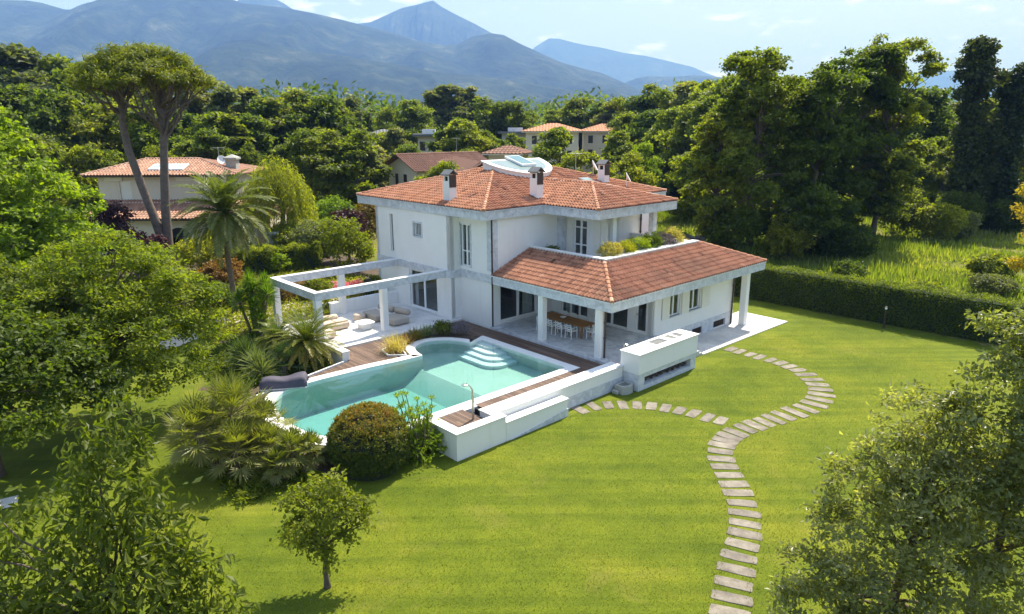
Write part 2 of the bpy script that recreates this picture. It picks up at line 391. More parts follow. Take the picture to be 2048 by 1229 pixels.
def axis_vals(segs):
    o = []
    for lo, hi, st in segs: o += list(np.arange(lo, hi, st))
    o.append(segs[-1][1]); return np.array(o)
gx = axis_vals([(-9000,-1500,1500),(-1500,-300,150),(-300,-60,15),(-60,-34,2),(-34,36,.5),(36,70,2),(70,300,15),(300,1500,150),(1500,9000,1500)])
gy = axis_vals([(-2000,-200,200),(-200,-10,20),(-10,4,2),(4,70,.5),(70,120,2.5),(120,300,10),(300,1500,150),(1500,10500,1500)])
GX, GY = np.meshgrid(gx, gy); GZ = ground_z(GX, GY, True)
def inpoly(P, a, b):
    r = np.zeros(a.shape, bool); n = len(P)
    for i in range(n):
        (x0, y0), (x1, y1) = P[i-1], P[i]
        c = (y0 > b) != (y1 > b); r ^= c & (a < (x1-x0)*(b-y0)/((y1-y0) if y1 != y0 else 1e-9)+x0)
    return r
GZ = np.where(inpoly(offset(POOL, .32), *AB(GX, GY)), -3.2, GZ)
gv = np.stack([GX, GY, GZ], -1).reshape(-1, 3)
nx, ny = len(gx), len(gy)
ii, jj = np.meshgrid(np.arange(nx-1), np.arange(ny-1)); k0 = (jj*nx+ii).ravel()
gq = np.stack([k0, k0+1, k0+1+nx, k0+nx], -1)
cx = gv[gq].mean(1); ca, cb = AB(cx[:,0], cx[:,1])
lawn_m = (cx[:,0] > -46) & (cx[:,0] < 46) & (cx[:,1] < 75) & (cx[:,1] > -8) & (cb < 20.6) & ((ca > 8.7) | (cb < -15.5) | ((cb < -12.5) & (ca < -4.5)) | (cb > 15.2))
soil_m = ~lawn_m & (ca > -34) & (ca < 9) & (cb > -18) & (cb < 6)
for nm, msk, mt in (('lawn', lawn_m, M_LAWN), ('planting_bed', soil_m, M_SOIL), ('ground', ~lawn_m & ~soil_m, M_GROUND)):
    q = gq[msk]; u, inv = np.unique(q, return_inverse=True)
    struct(MB().arr(gv[u], inv.reshape(q.shape)).build(nm, mt, smooth=True))
# ---------------------------------------------------------------- soil rings and gravel paths
def sheet(name, mat, pts, dz=.02, ab=True, n=1, thick=.1):
    P = [W(*p)[:2] if ab else p for p in pts]
    return MB().prism(P, lambda x, y: gz(x, y)-thick, lambda x, y: gz(x, y)+dz).build(name, mat)
def strip(name, mat, cl, wd, dz=.03):
    cl = np.array([W(*p)[:2] for p in cl]); T = unit(np.gradient(cl, axis=0)); S = np.stack([-T[:,1], T[:,0]], 1)
    L = cl+S*wd/2; Rr = cl-S*wd/2; n = len(cl)
    v = [(p[0],p[1],gz(*p)+dz) for p in L]+[(p[0],p[1],gz(*p)+dz) for p in Rr]
    return MB().add(v, [(i, n+i, n+i+1, i+1) for i in range(n-1)]).build(name, mat)
struct(strip('gravel_path', M_GRAVEL, [(-13.0+.2*math.sin(i*.6), -15+i*1.0) for i in range(0, 20)], 2.0, .035))
struct(strip('paved_path', M_WALK, [(2.2-.14*i, -23.9-.8*i) for i in range(0, 12)], .8, .04))
# ================================================================= TERRACES AND DECK (house frame)
HOUSE_LOC = (OX, OY, 0)
def hs(o, kind=None):
    o.location = HOUSE_LOC; o.rotation_euler = (0,0,TH)
    if kind: o['kind'] = kind
    return o
mb = MB(); mb.box(0, 9.9, -.2, 5.1, -.16, 0); mb.box(7.72, 9.9, 5.1, 5.5, -1, 0)
for k in range(5): mb.box(7.72, 9.9, 5.5+.3*k, 5.8+.3*k, -1, -.18-.17*k)
hs(mb.build('porch_terrace', M_FLOOR), 'structure')
mb = MB(); mb.prism([(-9.0,-9.6),(-2.55,-9.6),(-2.55,-.2),(-3.0,-.2),(-3.0,-.75),(-9.0,-.75)], -.3, 0)
hs(mb.build('pergola_terrace', M_TERR), 'structure')
mb = MB(); mb.prism([(7.7,7.0),(9.97,7.0),(10.12,16.9),(6.6,17.0),(6.6,14.2),(7.7,14.2)], -1.1, -.95)
hs(mb.build('walkway', M_WALK), 'structure')
pool = thing('swimming_pool', 'turquoise swimming pool with white curved rim, round bay and corner steps', 'pool', HOUSE_LOC, TH)
M_COPE = simple('white_pool_coping', (.80,.79,.76), (.72,.71,.69), 1.5, .6, .2, 40)
M_BASIN = simple('pale_green_pool_plaster', (.48,.50,.43), (.56,.57,.50), .9, .7)
MB().ring(offset(POOL, .52), POOL, -.32, -.085).build('coping', M_COPE, pool)
MB().ring(offset(POOL, .66), offset(POOL, .02), -.34, -.114).build('coping_base', M_COPE, pool)
mb = MB(); IN = offset(POOL, -.004); nP = len(IN)
def fdep(a, b): return -1.35 if b > -6.2 else (-1.35-1.0*float(sst(-b, 6.2, 8.2)))
mb.add([(p[0],p[1],-.3) for p in IN]+[(p[0],p[1],-2.6) for p in IN], [(i, nP+i, nP+(i+1)%nP, (i+1)%nP) for i in range(nP)])
mb.add([(-.9,-1.8,-.78),(7.9,-1.8,-.80),(7.9,-6.2,-.85),(-.9,-6.2,-.85),(7.9,-7.4,-1.5),(-.9,-7.4,-1.5),(7.9,-15.3,-1.75),(-.9,-15.3,-1.75)], [(0,1,2,3),(3,2,4,5),(5,4,6,7)])  # floor shaped shallower to imitate apparent depth under refracting water
mb.build('basin', M_BASIN, pool)
mb = MB()
for k, (za) in enumerate((-.24,-.37,-.50,-.63)):
    x1 = 3.0+.42*k; y1 = -2.0-.44*(k+1); r = .9
    P = [(1.345,-2.005),(1.345,y1)]+[(x1-r+r*math.sin(q), y1+r-r*math.cos(q)) for q in np.linspace(0, math.pi/2, 8)]+[(x1,-2.005)]
    mb.prism(P, -.9+.001*k, za)
mb.build('step', M_COPE, pool)
def mk_water():
    t = NT('pool_water'); N = t.N; t.N.remove(t.b)
    tr = t.n('ShaderNodeBsdfTransparent'); tr.inputs[0].default_value = (.90,.98,.965,1)
    gl = t.n('ShaderNodeBsdfGlossy', i_Roughness=.02)
    v = t.coord(); nz = t.noise(2.2, 3, .5, v); b = t.n('ShaderNodeBump', i_Strength=.08, i_Distance=.05); t.l(nz, b.inputs['Height'])
    t.l(b.outputs[0], gl.inputs['Normal']); fr = schlick(t, .035, b.outputs[0])
    mx = t.n('ShaderNodeMixShader'); t.l(fr, mx.inputs[0]); t.l(tr.outputs[0], mx.inputs[1]); t.l(gl.outputs[0], mx.inputs[2]); t.l(mx.outputs[0], t.o.inputs[0])
    va = t.n('ShaderNodeVolumeAbsorption', i_Density=.52); va.inputs['Color'].default_value = (.48,.80,.80,1); t.l(va.outputs[0], t.o.inputs['Volume'])
    return t.m
M_WATER = mk_water()
mb = MB(); WP = offset(POOL, .02); nP = len(WP)
mb.add([(p[0],p[1],-.125) for p in WP]+[(p[0],p[1],-2.5) for p in WP], [tuple(range(nP)), tuple(range(nP, 2*nP))[::-1]]+[(nP+i, nP+(i+1)%nP, (i+1)%nP, i) for i in range(nP)])
hs(mb.build('pool_water', M_WATER), 'structure')
# deck planks along a, pitch .145 in b
mb = MB(); OUTC = offset(POOL, .50)
def crossings(b):
    xs = []
    for i in range(len(OUTC)):
        p, q = OUTC[i], OUTC[(i+1) % len(OUTC)]
        if (p[1]-b)*(q[1]-b) < 0: xs.append(p[0]+(q[0]-p[0])*(b-p[1])/(q[1]-p[1]))
    return sorted(xs)
def plank_run(a0, a1, b):
    a = a0; rr = random.Random(int(b*1000))
    a -= rr.uniform(0, 2)
    while a < a1:
        e = a+2.6; s0, s1 = max(a, a0), min(e, a1)
        if s1-s0 > .03: mb.box(s0, s1-.006, b+.004, b+.141, -.17, -.105+rr.uniform(-.002, .002), rr.random())
        a = e
b = -15.2
while b < -.36:
    bc = b+.07; xs = crossings(bc)
    if bc > -.75: lo = 0 if bc > -.2 else -2.98
    elif bc > -9.2: lo = -2.54
    else: lo = -.62+(bc+9.2)*(-.265)
    if len(xs) >= 2:
        if xs[0] > lo: plank_run(lo, xs[0], b)
        hi = 9.15 if bc > -8.3 else (10.0 if -10.9 < bc < -8.9 else None)
        if hi and hi > xs[-1]: plank_run(max(xs[-1], 8.26) if bc < -8.4 else xs[-1], hi, b)
    elif bc > -2: plank_run(lo, 9.15, b)
    b += .145
hs(mb.build('wooden_deck', M_DECK), 'structure')
mb = MB(); mb.box(-2.9, 9.2, -1.5, -.22, -.6, -.176); mb.box(-2.5, -1.25, -9.2, -1.5, -.6, -.176); mb.box(-1.25, .3, -9.2, -6.7, -.6, -.176); mb.box(8.2, 9.25, -8.4, -1.4, -.6, -.176); mb.box(8.2, 10, -10.6, -8.8, -.6, -.176)
mb.prism([(-.6,-9.2),(.5,-9.2),(.5,-11.5),(.6,-14.6),(.85,-14.7)], -.6, -.176)
hs(mb.build('deck_base', M_DARK), 'structure')
mb = MB(); mb.prism([(-.62,-9.62),(-.74,-9.5),(.70,-14.75),(.84,-14.7)], -.7, -.06)
ck = hs(mb.build('garden_kerb', M_COPE)); tag(ck, 'narrow white kerb edging the plank deck beside the spiky palms', 'kerb')
# ================================================================= VILLA
VB = 'villa'
villa = thing('villa', 'large white two-storey villa with terracotta hip roofs and marble eaves beside the pool', 'house', HOUSE_LOC, TH)
def wallp(mb, axis, c, s0, s1, z0, z1, th, ops=(), out=-1):
    """wall in plane (axis 'a': b=c, runs along a; axis 'b': a=c, runs along b) with rectangular openings; thickness goes inward (-out)"""
    ss = sorted({s0, s1, *[o[0] for o in ops], *[o[1] for o in ops]}); zs = sorted({z0, z1, *[o[2] for o in ops], *[o[3] for o in ops]})
    def P(s, d, z): return (s, c+d, z) if axis == 'a' else (c+d, s, z)
    din = -out*th
    def inop(s, z): return any(o[0] < s < o[1] and o[2] < z < o[3] for o in ops)
    for i in range(len(ss)-1):
        for j in range(len(zs)-1):
            if inop((ss[i]+ss[i+1])/2, (zs[j]+zs[j+1])/2): continue
            for d in (0, din): mb.add([P(ss[i],d,zs[j]),P(ss[i+1],d,zs[j]),P(ss[i+1],d,zs[j+1]),P(ss[i],d,zs[j+1])], [(0,1,2,3)])
    for (a0,a1,b0,b1) in list(ops)+[(s0,s1,z0,z1)]:
        c4 = [(a0,b0),(a1,b0),(a1,b1),(a0,b1)]
        for k in range(4):
            (x,y),(x2,y2) = c4[k], c4[(k+1)%4]
            mb.add([P(x,0,y),P(x2,0,y2),P(x2,din,y2),P(x,din,y)], [(0,1,2,3)])
def win(kind, axis, c, s0, s1, z0, z1, out=-1, dep=.12, panes=1, fr=.06, glass=None, rail=None, parent=None, bars=None, curt=()):
    """framed window set dep inside the wall face; parts: frame object > pane"""
    mb = MB(); g = MB()
    def B(m, a0, a1, d0, d1, q0, q1):
        d0, d1 = sorted((c-out*d0, c-out*d1))
        m.box(a0, a1, d0, d1, q0, q1) if axis == 'a' else m.box(d0, d1, a0, a1, q0, q1)
    w = (s1-s0)/panes
    B(mb, s0, s1, dep, dep+.07, z0, z0+fr); B(mb, s0, s1, dep, dep+.07, z1-fr, z1)
    for k in range(panes):
        a0, a1 = s0+w*k, s0+w*(k+1)
        B(mb, a0, a0+fr, dep+.002, dep+.068, z0+fr, z1-fr); B(mb, a1-fr, a1, dep+.002, dep+.068, z0+fr, z1-fr)
        for q in (rail or ()): B(mb, a0+fr, a1-fr, dep+.004, dep+.066, z0+(z1-z0)*q-fr/2, z0+(z1-z0)*q+fr/2)
        for q in (bars or ()): B(mb, a0+(a1-a0)*q-.012, a0+(a1-a0)*q+.012, dep-.06, dep-.035, z0+fr, z1-fr)
    B(g, s0+.01, s1-.01, dep+.03, dep+.045, z0+.01, z1-.01)
    f = mb.build(kind, M_WHITE, parent or villa); g.build('pane', glass or M_CLEAR, f)
    for q0, q1 in curt:
        n = 40; cm = MB(); V = []
        for i in range(n+1):
            x = s0+(s1-s0)*(q0+(q1-q0)*i/n); d = c-out*(dep+.32+.035*math.sin(i*1.5)); V += [(x, d, z0), (x, d, z1)] if axis == 'a' else [(d, x, z0), (d, x, z1)]
        cm.add(V, [(2*i, 2*i+2, 2*i+3, 2*i+1) for i in range(n)]); cm.build('curtain', M_CURTAIN, f, smooth=True)
    return f
# ---- walls
mb = MB()
wallp(mb, 'a', -.75, -11.2, -3.0, -.3, 6.42, .3, [(-7.45,-4.42,.02,2.52),(-9.5,-9.12,3.43,5.95),(-6.72,-5.9,4.8,5.62)])
wallp(mb, 'b', -3.0, -.75, 0, -.3, 6.42, .3, out=1)
wallp(mb, 'a', 0, -3.0, -.3, -.3, 6.42, .3, [(-2.88,-1.98,3.3,5.85)])
wallp(mb, 'b', 0, 0, 15.9, -.3, 6.42, .3, [(.62,3.72,.12,2.5)], out=1)
wallp(mb, 'b', -11.2, -.75, 15.9, -.3, 6.42, .3, out=-1)
wallp(mb, 'a', 15.9, -11.2, 0, -.3, 6.42, .3, out=1)
mb.build('wall', M_PLASTER, villa)
mb = MB()   # porch rooms
wallp(mb, 'a', 5.1, 0, 7.7, 0, 2.9, .25, [(.02,.12,.1,2.4),(.75,2.95,.03,2.4),(3.55,6.02,.03,2.4),(6.55,7.35,.03,2.4)][1:])
wallp(mb, 'b', 7.7, 5.1, 14.0, -1, 2.9, .25, [(6.78,7.88,.80,2.15),(8.82,10.02,.80,2.15),(9.3,10.4,-.88,-.45),(11.7,13.1,-.88,-.45)], out=1)
wallp(mb, 'a', 14.0, 0, 7.7, -1, 2.9, .25, out=1)
mb.build('wall', M_PLASTER, villa)
mb = MB()   # wing, upper floor
wallp(mb, 'a', 5.9, 0, 3.9, 3.5, 6.42, .25, [(.98,2.08,3.72,5.95)])
wallp(mb, 'b', 3.9, 5.9, 6.75, 3.5, 6.42, .25, out=1)
wallp(mb, 'b', 2.3, 6.75, 11.1, 3.5, 6.42, .25, [(6.95,8.0,3.9,4.75)], out=1)
wallp(mb, 'a', 11.1, 0, 2.3, 3.5, 6.42, .25, out=1)
mb.box(2.05, 3.9, 6.5, 6.75, 3.5, 6.42)
mb.build('wall', M_PLASTER, villa)
for bx_ in ((-.42, .03, -.035, .42, 3.3, 6.40), (-.05, .40, 5.45, 5.86, 3.7, 6.40), (-4.40, -2.97, -.79, -.72, .0, 2.55)): MB().box(*bx_).build('pilaster', M_PLASTER if bx_[0] < -4 else M_GREYMARBLE, villa)
# interior slabs keep rooms dark
mb = MB(); mb.box(-10.85, -.35, .32, 15.5, -.2, 0); mb.box(-10.85, -3.35, -.42, .318, -.2, 0); mb.box(-10.85, -.35, .32, 15.5, 2.8, 3.1); mb.box(-10.85, -3.35, -.42, .318, 2.8, 3.1); mb.box(.01, 7.4, 5.4, 13.7, 2.8, 2.88); mb.box(.01, 7.4, 5.4, 13.7, -.2, -.02)
mb.build('floor_slab', M_CONC, villa)
# ---- marble belt
mb = MB()
mb.box(-11.24, -2.96, -.80, -.751, 2.56, 3.02); mb.box(-2.999, -2.955, -.751, -.045, 2.56, 3.02); mb.box(-2.955, .0, -.045, -.001, 2.60, 3.08); mb.box(-11.24, -11.201, -.75, 15, 2.56, 3.02)
mb.build('belt_course', M_GREYMARBLE, villa)
# plinth of the windowed wing
mb = MB(); mb.box(7.701, 7.73, 5.1, 9.3, -1, -.12); mb.box(7.701, 7.73, 10.4, 11.7, -1, -.12); mb.box(7.701, 7.73, 13.1, 14.0, -1, -.12); mb.box(7.701, 7.73, 9.3, 10.4, -.45, -.12); mb.box(7.701, 7.73, 11.7, 13.1, -.45, -.12)
mb.build('plinth', M_GREYMARBLE, villa)
# ---- windows and doors
win('glass_door', 'a', -.75, -7.45, -4.42, .02, 2.52, panes=2, fr=.09, parent=villa, curt=((0,.12),(.9,1)))
win('window', 'a', -.75, -9.5, -9.12, 3.43, 5.95, glass=M_GREYM, fr=.03)
win('window', 'a', -.75, -6.72, -5.9, 4.8, 5.62, panes=1, fr=.05, bars=(.3,.5,.7), glass=M_CURT)
mb = MB(); mb.box(-6.84,-6.72,-.78,-.66,4.72,5.72); mb.box(-5.9,-5.78,-.78,-.66,4.72,5.72); mb.box(-6.72,-5.9,-.78,-.66,4.68,4.8); mb.box(-6.72,-5.9,-.78,-.66,5.62,5.72); mb.build('window_surround', M_GREYMARBLE, villa)
f = win('french_window', 'a', 0, -2.88, -1.98, 3.3, 5.85, panes=2, fr=.07, rail=(.36,), curt=((.02,.98),))
mb = MB(); mb.box(-2.955,-2.88,-.03,.08,3.26,5.95); mb.box(-1.98,-1.86,-.03,.08,3.26,5.95); mb.build('window_surround', M_GREYMARBLE, villa)
win('sliding_door', 'b', 0, .62, 3.72, .12, 2.5, out=1, panes=2, fr=.1, curt=((.72,1),))
win('sliding_door', 'a', 5.1, .75, 2.95, .03, 2.4, panes=3, fr=.08, curt=((0,.35),))
win('sliding_door', 'a', 5.1, 3.55, 6.02, .03, 2.4, panes=2, fr=.08, curt=((.86,1),))
f = win('glass_door', 'a', 5.1, 6.55, 7.35, .03, 2.4, panes=1, fr=.12)
MB().box(6.62, 6.645, 5.16, 5.22, 1.0, 1.14).build('handle', M_STEEL, f)
for s0, s1 in ((6.78,7.88),(8.82,10.02)):
    f = win('window', 'b', 7.7, s0, s1, .80, 2.15, out=1, panes=2, fr=.06)
    MB().box(7.62, 7.80, s0-.05, s1+.05, .74, .80).build('sill', M_GREYMARBLE, f)
for s0, s1 in ((6.02,6.74),(7.98,8.74),(10.12,10.98)):
    mb = MB(); mb.box(7.735, 7.775, s0, s1, .76, 2.2)
    for q in range(14): mb.box(7.775, 7.783, s0+.07, s1-.07, .85+q*.095, .92+q*.095)
    mb.build('shutter', M_SHUT, villa)
f = win('french_window', 'a', 5.9, .98, 2.08, 3.72, 5.95, panes=2, fr=.08, rail=(.3,.78), curt=((.75,1),))
for s0 in (2.62,3.22,.42): MB().box(s0, s0+.54, 5.862, 5.898, 3.74, 5.98).build('shutter', M_SHUT, villa)
win('window', 'b', 2.3, 6.95, 8.0, 3.9, 4.75, out=1, fr=.05)
for s0, s1 in ((9.3,10.4),(11.7,13.1)):
    mb = MB(); mb.box(7.6, 7.62, s0, s1, -.88, -.45)
    for q in range(int((s1-s0)/.12)): mb.box(7.66, 7.69, s0+.05+q*.12, s0+.075+q*.12, -.88, -.45)
    mb.build('vent_grille', M_PIPE, villa)
# ---- porch columns
for (a0, a1, b0, b1, z0) in ((3.77,4.13,.0,.36,0),(7.86,8.22,.0,.36,0),(8.2,8.6,13.9,14.3,-.95)):
    MB().box(a0, a1, b0, b1, z0, 2.66).build('column', M_PLASTER, villa, bevel=.012)
mb = MB(); mb.box(3.0, 3.35, 10.9, 11.3, 3.6, 6.42); mb.build('column', M_GREYMARBLE, villa)
# ---- soffits and fascias
mb = MB(); mb.prism([(.31,.03),(8.87,.03),(8.87,15.3),(.31,15.3)], 2.66, 2.70); mb.box(0.001, .31, .03, .5, 2.66, 2.70)
mb.build('soffit', M_PLASTER, villa)
UE = [(-13.37,-.82),(.25,-.82),(.25,3.98),(4.57,3.98),(4.57,11.67),(.25,11.67),(.25,16.66),(-13.37,16.66)]
def fascia(poly, z0, z1, th, closed, mat, name):
    inn = []
    n = len(poly)
    for i in range(n):
        p0, p, p1 = poly[i-1], poly[i], poly[(i+1)%n]
        e0 = np.array([p[0]-p0[0], p[1]-p0[1]]); e1 = np.array([p1[0]-p[0], p1[1]-p[1]]); e0 /= np.linalg.norm(e0); e1 /= np.linalg.norm(e1)
        n0 = np.array([-e0[1], e0[0]]); n1 = np.array([-e1[1], e1[0]]); m = n0+n1
        m = m/np.linalg.norm(m)*th/max(.3, float((m/np.linalg.norm(m))@n0)); inn.append((p[0]+m[0], p[1]+m[1]))
    return MB().ring(poly, inn, z0, z1).build(name, mat, villa), inn
fascia(UE, 6.38, 6.85, .14, True, M_STAINED, 'fascia')
UG = offset(UE, .05); MB().ring(UG, offset(UE, -.10), 6.855, 6.91).build('gutter', M_GREYMARBLE, villa)
sp = offset(UE, -.13); MB().prism(sp, 6.40, 6.43).build('soffit', M_PLASTER, villa)
mb = MB(); mb.box(.001, 8.97, -.07, .05, 2.58, 3.04); mb.box(8.85, 8.97, .05, 15.26, 2.58, 3.04); mb.box(.001, 8.97, 15.26, 15.38, 2.58, 3.04)
mb.build('fascia', M_GREYMARBLE, villa)
mb = MB(); mb.box(.001, 9.02, -.12, .08, 3.045, 3.105); mb.box(8.82, 9.02, .08, 15.23, 3.045, 3.105); mb.box(.001, 9.02, 15.23, 15.43, 3.045, 3.105)
mb.build('gutter', M_CAP, villa)
# ---- tiled roofs
def tiled(name, mat, polys, parent, tw=.245, tl=.38, rows_jit=.012, amp=.085, seedv=1):
    """each poly: list of 3-D points, first edge is the eave; pan-and-cover tiles in overlapping rows"""
    rg = np.random.default_rng(seedv); MBo = MB(); S = 6
    allv = []; 
    bm = bmesh.new(); lay = bm.faces.layers.float.new('t')
    for poly in polys:
        P = [np.array(p, float) for p in poly]; e = P[1]-P[0]; e /= np.linalg.norm(e)
        n = None
        for k in range(2, len(P)):
            q = np.cross(P[1]-P[0], P[k]-P[0])
            if np.linalg.norm(q) > 1e-6: n = q/np.linalg.norm(q); break
        if n[2] < 0: n = -n
        u = np.cross(n, e); 
        if u[2] < 0: u = -u
        sc = [(float((p-P[0])@e), float((p-P[0])@u)) for p in P]
        s0, s1 = min(x for x, _ in sc), max(x for x, _ in sc); h = max(y for _, y in sc)
        nc = int(math.ceil((s1-s0)/tw)); nr = int(math.ceil(h/tl))
        b2 = bmesh.new(); l2 = b2.faces.layers.float.new('t')
        prof = [amp*(math.sin(math.pi*(i/S)/.62) if i/S < .62 else -.35*math.sin(math.pi*(i/S-.62)/.38)) for i in range(S+1)]
        ct = rg.normal(0, .06, nc)
        for r in range(nr):
            for c in range(nc):
                t = float(np.clip(rg.normal(.5, .13)+ct[c], 0, 1)); jj = rg.normal(0, .006); x0 = s0+c*tw
                lo, hi = [], []
                for i in range(S+1):
                    s = x0+tw*i/S
                    b0 = P[0]+e*s+u*(r*tl-.04+jj)+n*(prof[i]+.045); b1 = P[0]+e*s+u*((r+1)*tl+.0)+n*(prof[i]*.9+.008)
                    lo.append(b2.verts.new(b0)); hi.append(b2.verts.new(b1))
                lip = [b2.verts.new(np.array(v.co)-n*.06-u*.003) for v in lo]
                for i in range(S):
                    f = b2.faces.new((lo[i], lo[i+1], hi[i+1], hi[i])); f[l2] = (t if i < 4 else max(0, t-.5))  # pan faces take a darker t: valley shade painted into the tile colour
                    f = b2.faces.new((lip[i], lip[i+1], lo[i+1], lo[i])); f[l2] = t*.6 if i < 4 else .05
        cen = sum(P)/len(P)
        for k in range(1, len(P)):
            a, b = P[k], P[(k+1)%len(P)]; d = b-a
            pn = np.cross(d, n); pn /= np.linalg.norm(pn)
            if (cen-a)@pn > 0: pn = -pn
            bmesh.ops.bisect_plane(b2, geom=b2.verts[:]+b2.edges[:]+b2.faces[:], dist=1e-5, plane_co=Vector(a), plane_no=Vector(pn), clear_outer=True)
        tm = bpy.data.meshes.new('tmp'); b2.to_mesh(tm); b2.free(); bm.from_mesh(tm); bpy.data.meshes.remove(tm)
        vs = [bm.verts.new(p-n*.03) for p in P]; f = bm.faces.new(vs); f[lay] = .1
    me = bpy.data.meshes.new(name); bm.to_mesh(me); bm.free(); me.materials.append(mat)
    o = bpy.data.objects.new(name, me); COL.objects.link(o); o.parent = parent; return o
def ridge_tiles(name, mat, lines, parent, r=.11, L=.42, seedv=3):
    rg = np.random.default_rng(seedv)
    for p, q in lines:
        mb = MB(); p, q = np.array(p, float), np.array(q, float); d = np.linalg.norm(q-p); n = max(1, int(d/L)); t = (q-p)/d
        for k in range(n):
            a = p+t*(d*k/n-.03); b = p+t*(d*(k+1)/n)
            mb.tube([a+(0,0,.035), b+(0,0,.02)], [r*1.1, r*.9], 8, t=float(np.clip(rg.normal(.72, .16), 0, 1)))
        mb.build('ridge', mat, parent)
zu = 6.93; sl = .285; rb0, rb1 = 5.99, 9.85; zr = zu+6.81*sl; ra = -6.56
wz = zu+3.845*sl; wa = .725; wv = -3.595
L0,C1,C4,B0 = (-13.37,-.82,zu),(.25,-.82,zu),(.25,16.66,zu),(-13.37,16.66,zu)
R0,R1 = (ra,rb0,zr),(ra,rb1,zr)
V1,C2,C3,V2 = (.25,3.98,zu),(4.57,3.98,zu),(4.57,11.67,zu),(.25,11.67,zu); WA,WV = (wa,7.825,wz),(wv,7.825,wz)
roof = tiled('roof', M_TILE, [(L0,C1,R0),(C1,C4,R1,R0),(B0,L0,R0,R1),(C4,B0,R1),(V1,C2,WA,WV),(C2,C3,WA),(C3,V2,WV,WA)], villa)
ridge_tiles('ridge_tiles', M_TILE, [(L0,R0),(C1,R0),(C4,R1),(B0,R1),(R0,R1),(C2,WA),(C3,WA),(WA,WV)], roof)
pz = 3.115; pt = 4.32
E0,E1,E2,E3 = (.3,-.07,pz),(8.97,-.07,pz),(8.97,15.38,pz),(.3,15.38,pz)
Q0,Q1,Q2,Q3 = (.3,3.02,pt),(5.88,3.02,pt),(5.88,12.29,pt),(.3,12.29,pt)
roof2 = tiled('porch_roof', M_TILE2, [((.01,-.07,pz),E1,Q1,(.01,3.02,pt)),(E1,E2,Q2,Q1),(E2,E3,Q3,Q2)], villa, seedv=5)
ridge_tiles('ridge_tiles', M_TILE, [(E1,Q1),(E2,Q2)], roof2)
# ---- balcony and parapet
mb = MB(); mb.box(.31, 5.55, 3.1, 13, 3.55, 3.7); mb.build('balcony_floor', M_TERR, villa)
mb = MB(); mb.box(.01, 6.0, 3.0, 3.25, 3.4, 4.42); mb.box(5.62, 6.0, 3.25, 12.1, 3.4, 4.42); mb.box(2.31, 5.62, 11.8, 12.05, 3.4, 4.42); mb.build('parapet', M_PLASTER, villa)
mb = MB(); mb.box(.01, 6.06, 2.94, 3.31, 4.42, 4.48); mb.box(5.56, 6.06, 3.31, 12.14, 4.42, 4.48); mb.build('parapet_cap', M_CAP, villa)
mb = MB(); mb.box(2.31, 5.3, 9.9, 10.1, 3.7, 4.75); mb.box(2.31, 5.34, 9.86, 10.14, 4.75, 4.80); mb.build('balcony_wall', M_PLASTER, villa)
mb = MB(); mb.box(4.75, 4.95, 3.3, 11.2, 3.7, 4.25); mb.box(.4, 4.75, 3.3, 3.32, 3.7, 3.8); mb.build('planter_wall', M_PLASTER, villa)
MB().box(4.95, 5.6, 3.3, 11.2, 3.7, 4.2).build('planter_soil', M_SOIL, villa)
# ---- downpipes
for p in ([(.06,-.06,6.4),(.06,-.06,.0)], [(8.3,.30,2.66),(8.3,.30,0)], [(7.80,13.7,2.66),(7.80,13.7,-.95)], [(2.4,10.9,6.4),(2.4,10.9,3.7)]):
    mb = MB(); mb.tube(p, .05, 8)
    for z in (.3,.6): 
        zz = p[0][2]*(1-z)+p[1][2]*z; mb.box(p[0][0]-.065, p[0][0]+.065, p[0][1]-.065, p[0][1]+.065, zz, zz+.03)
    mb.build('downpipe', M_PIPE, villa)
# ---- chimneys
def chimney(a, b, z0, z1, w=.62, d=.55):
    mb = MB(); mb.box(a-w/2, a+w/2, b-d/2, b+d/2, z0, z1-.62)
    for sx in (-1, 1):
        for sy in (-1, 1): mb.box(a+sx*(w/2-.09)-.06, a+sx*(w/2-.09)+.06, b+sy*(d/2-.09)-.06, b+sy*(d/2-.09)+.06, z1-.62, z1-.34)
    mb.box(a-w/2, a+w/2, b-d/2, b+d/2, z1-.34, z1-.28)
    mb.box(a-w/2-.02, a+w/2+.02, b-d/2-.02, b+d/2+.02, z0-.02, z0+.28)
    ch = mb.build('chimney', M_PLASTER, villa)
    m2 = MB(); o = .1
    m2.add([(a-w/2-o,b-d/2-o,z1-.28),(a+w/2+o,b-d/2-o,z1-.28),(a+w/2+o,b,z1),(a-w/2-o,b,z1),(a-w/2-o,b-d/2-o,z1-.22),(a+w/2+o,b-d/2-o,z1-.22),(a+w/2+o,b,z1+.06),(a-w/2-o,b,z1+.06)], [(0,3,2,1),(4,5,6,7),(0,1,5,4),(1,2,6,5),(2,3,7,6),(3,0,4,7)])
    m2.add([(a-w/2-o,b+d/2+o,z1-.28),(a+w/2+o,b+d/2+o,z1-.28),(a+w/2+o,b,z1),(a-w/2-o,b,z1),(a-w/2-o,b+d/2+o,z1-.22),(a+w/2+o,b+d/2+o,z1-.22),(a+w/2+o,b,z1+.06),(a-w/2-o,b,z1+.06)], [(0,1,2,3),(4,7,6,5),(0,4,5,1),(1,5,6,2),(2,6,7,3),(3,7,4,0)])
    m2.build('chimney_cap', M_GREYM, ch)
    MB().box(a+w/2+.002, a+w/2+.03, b-d/2+.02, b+d/2-.02, z1-1.0, z1-.25).build('flue_plate', M_PIPE, ch)
    MB().box(a-w/2+.1, a+w/2-.1, b-d/2+.1, b+d/2-.1, z1-.62, z1-.35).build('flue', M_DARK, ch)
chimney(-4.0, .12, 6.95, 8.95); chimney(-.85, 4.45, 7.0, 9.05); chimney(-2.3, 12.6, 7.4, 9.15)
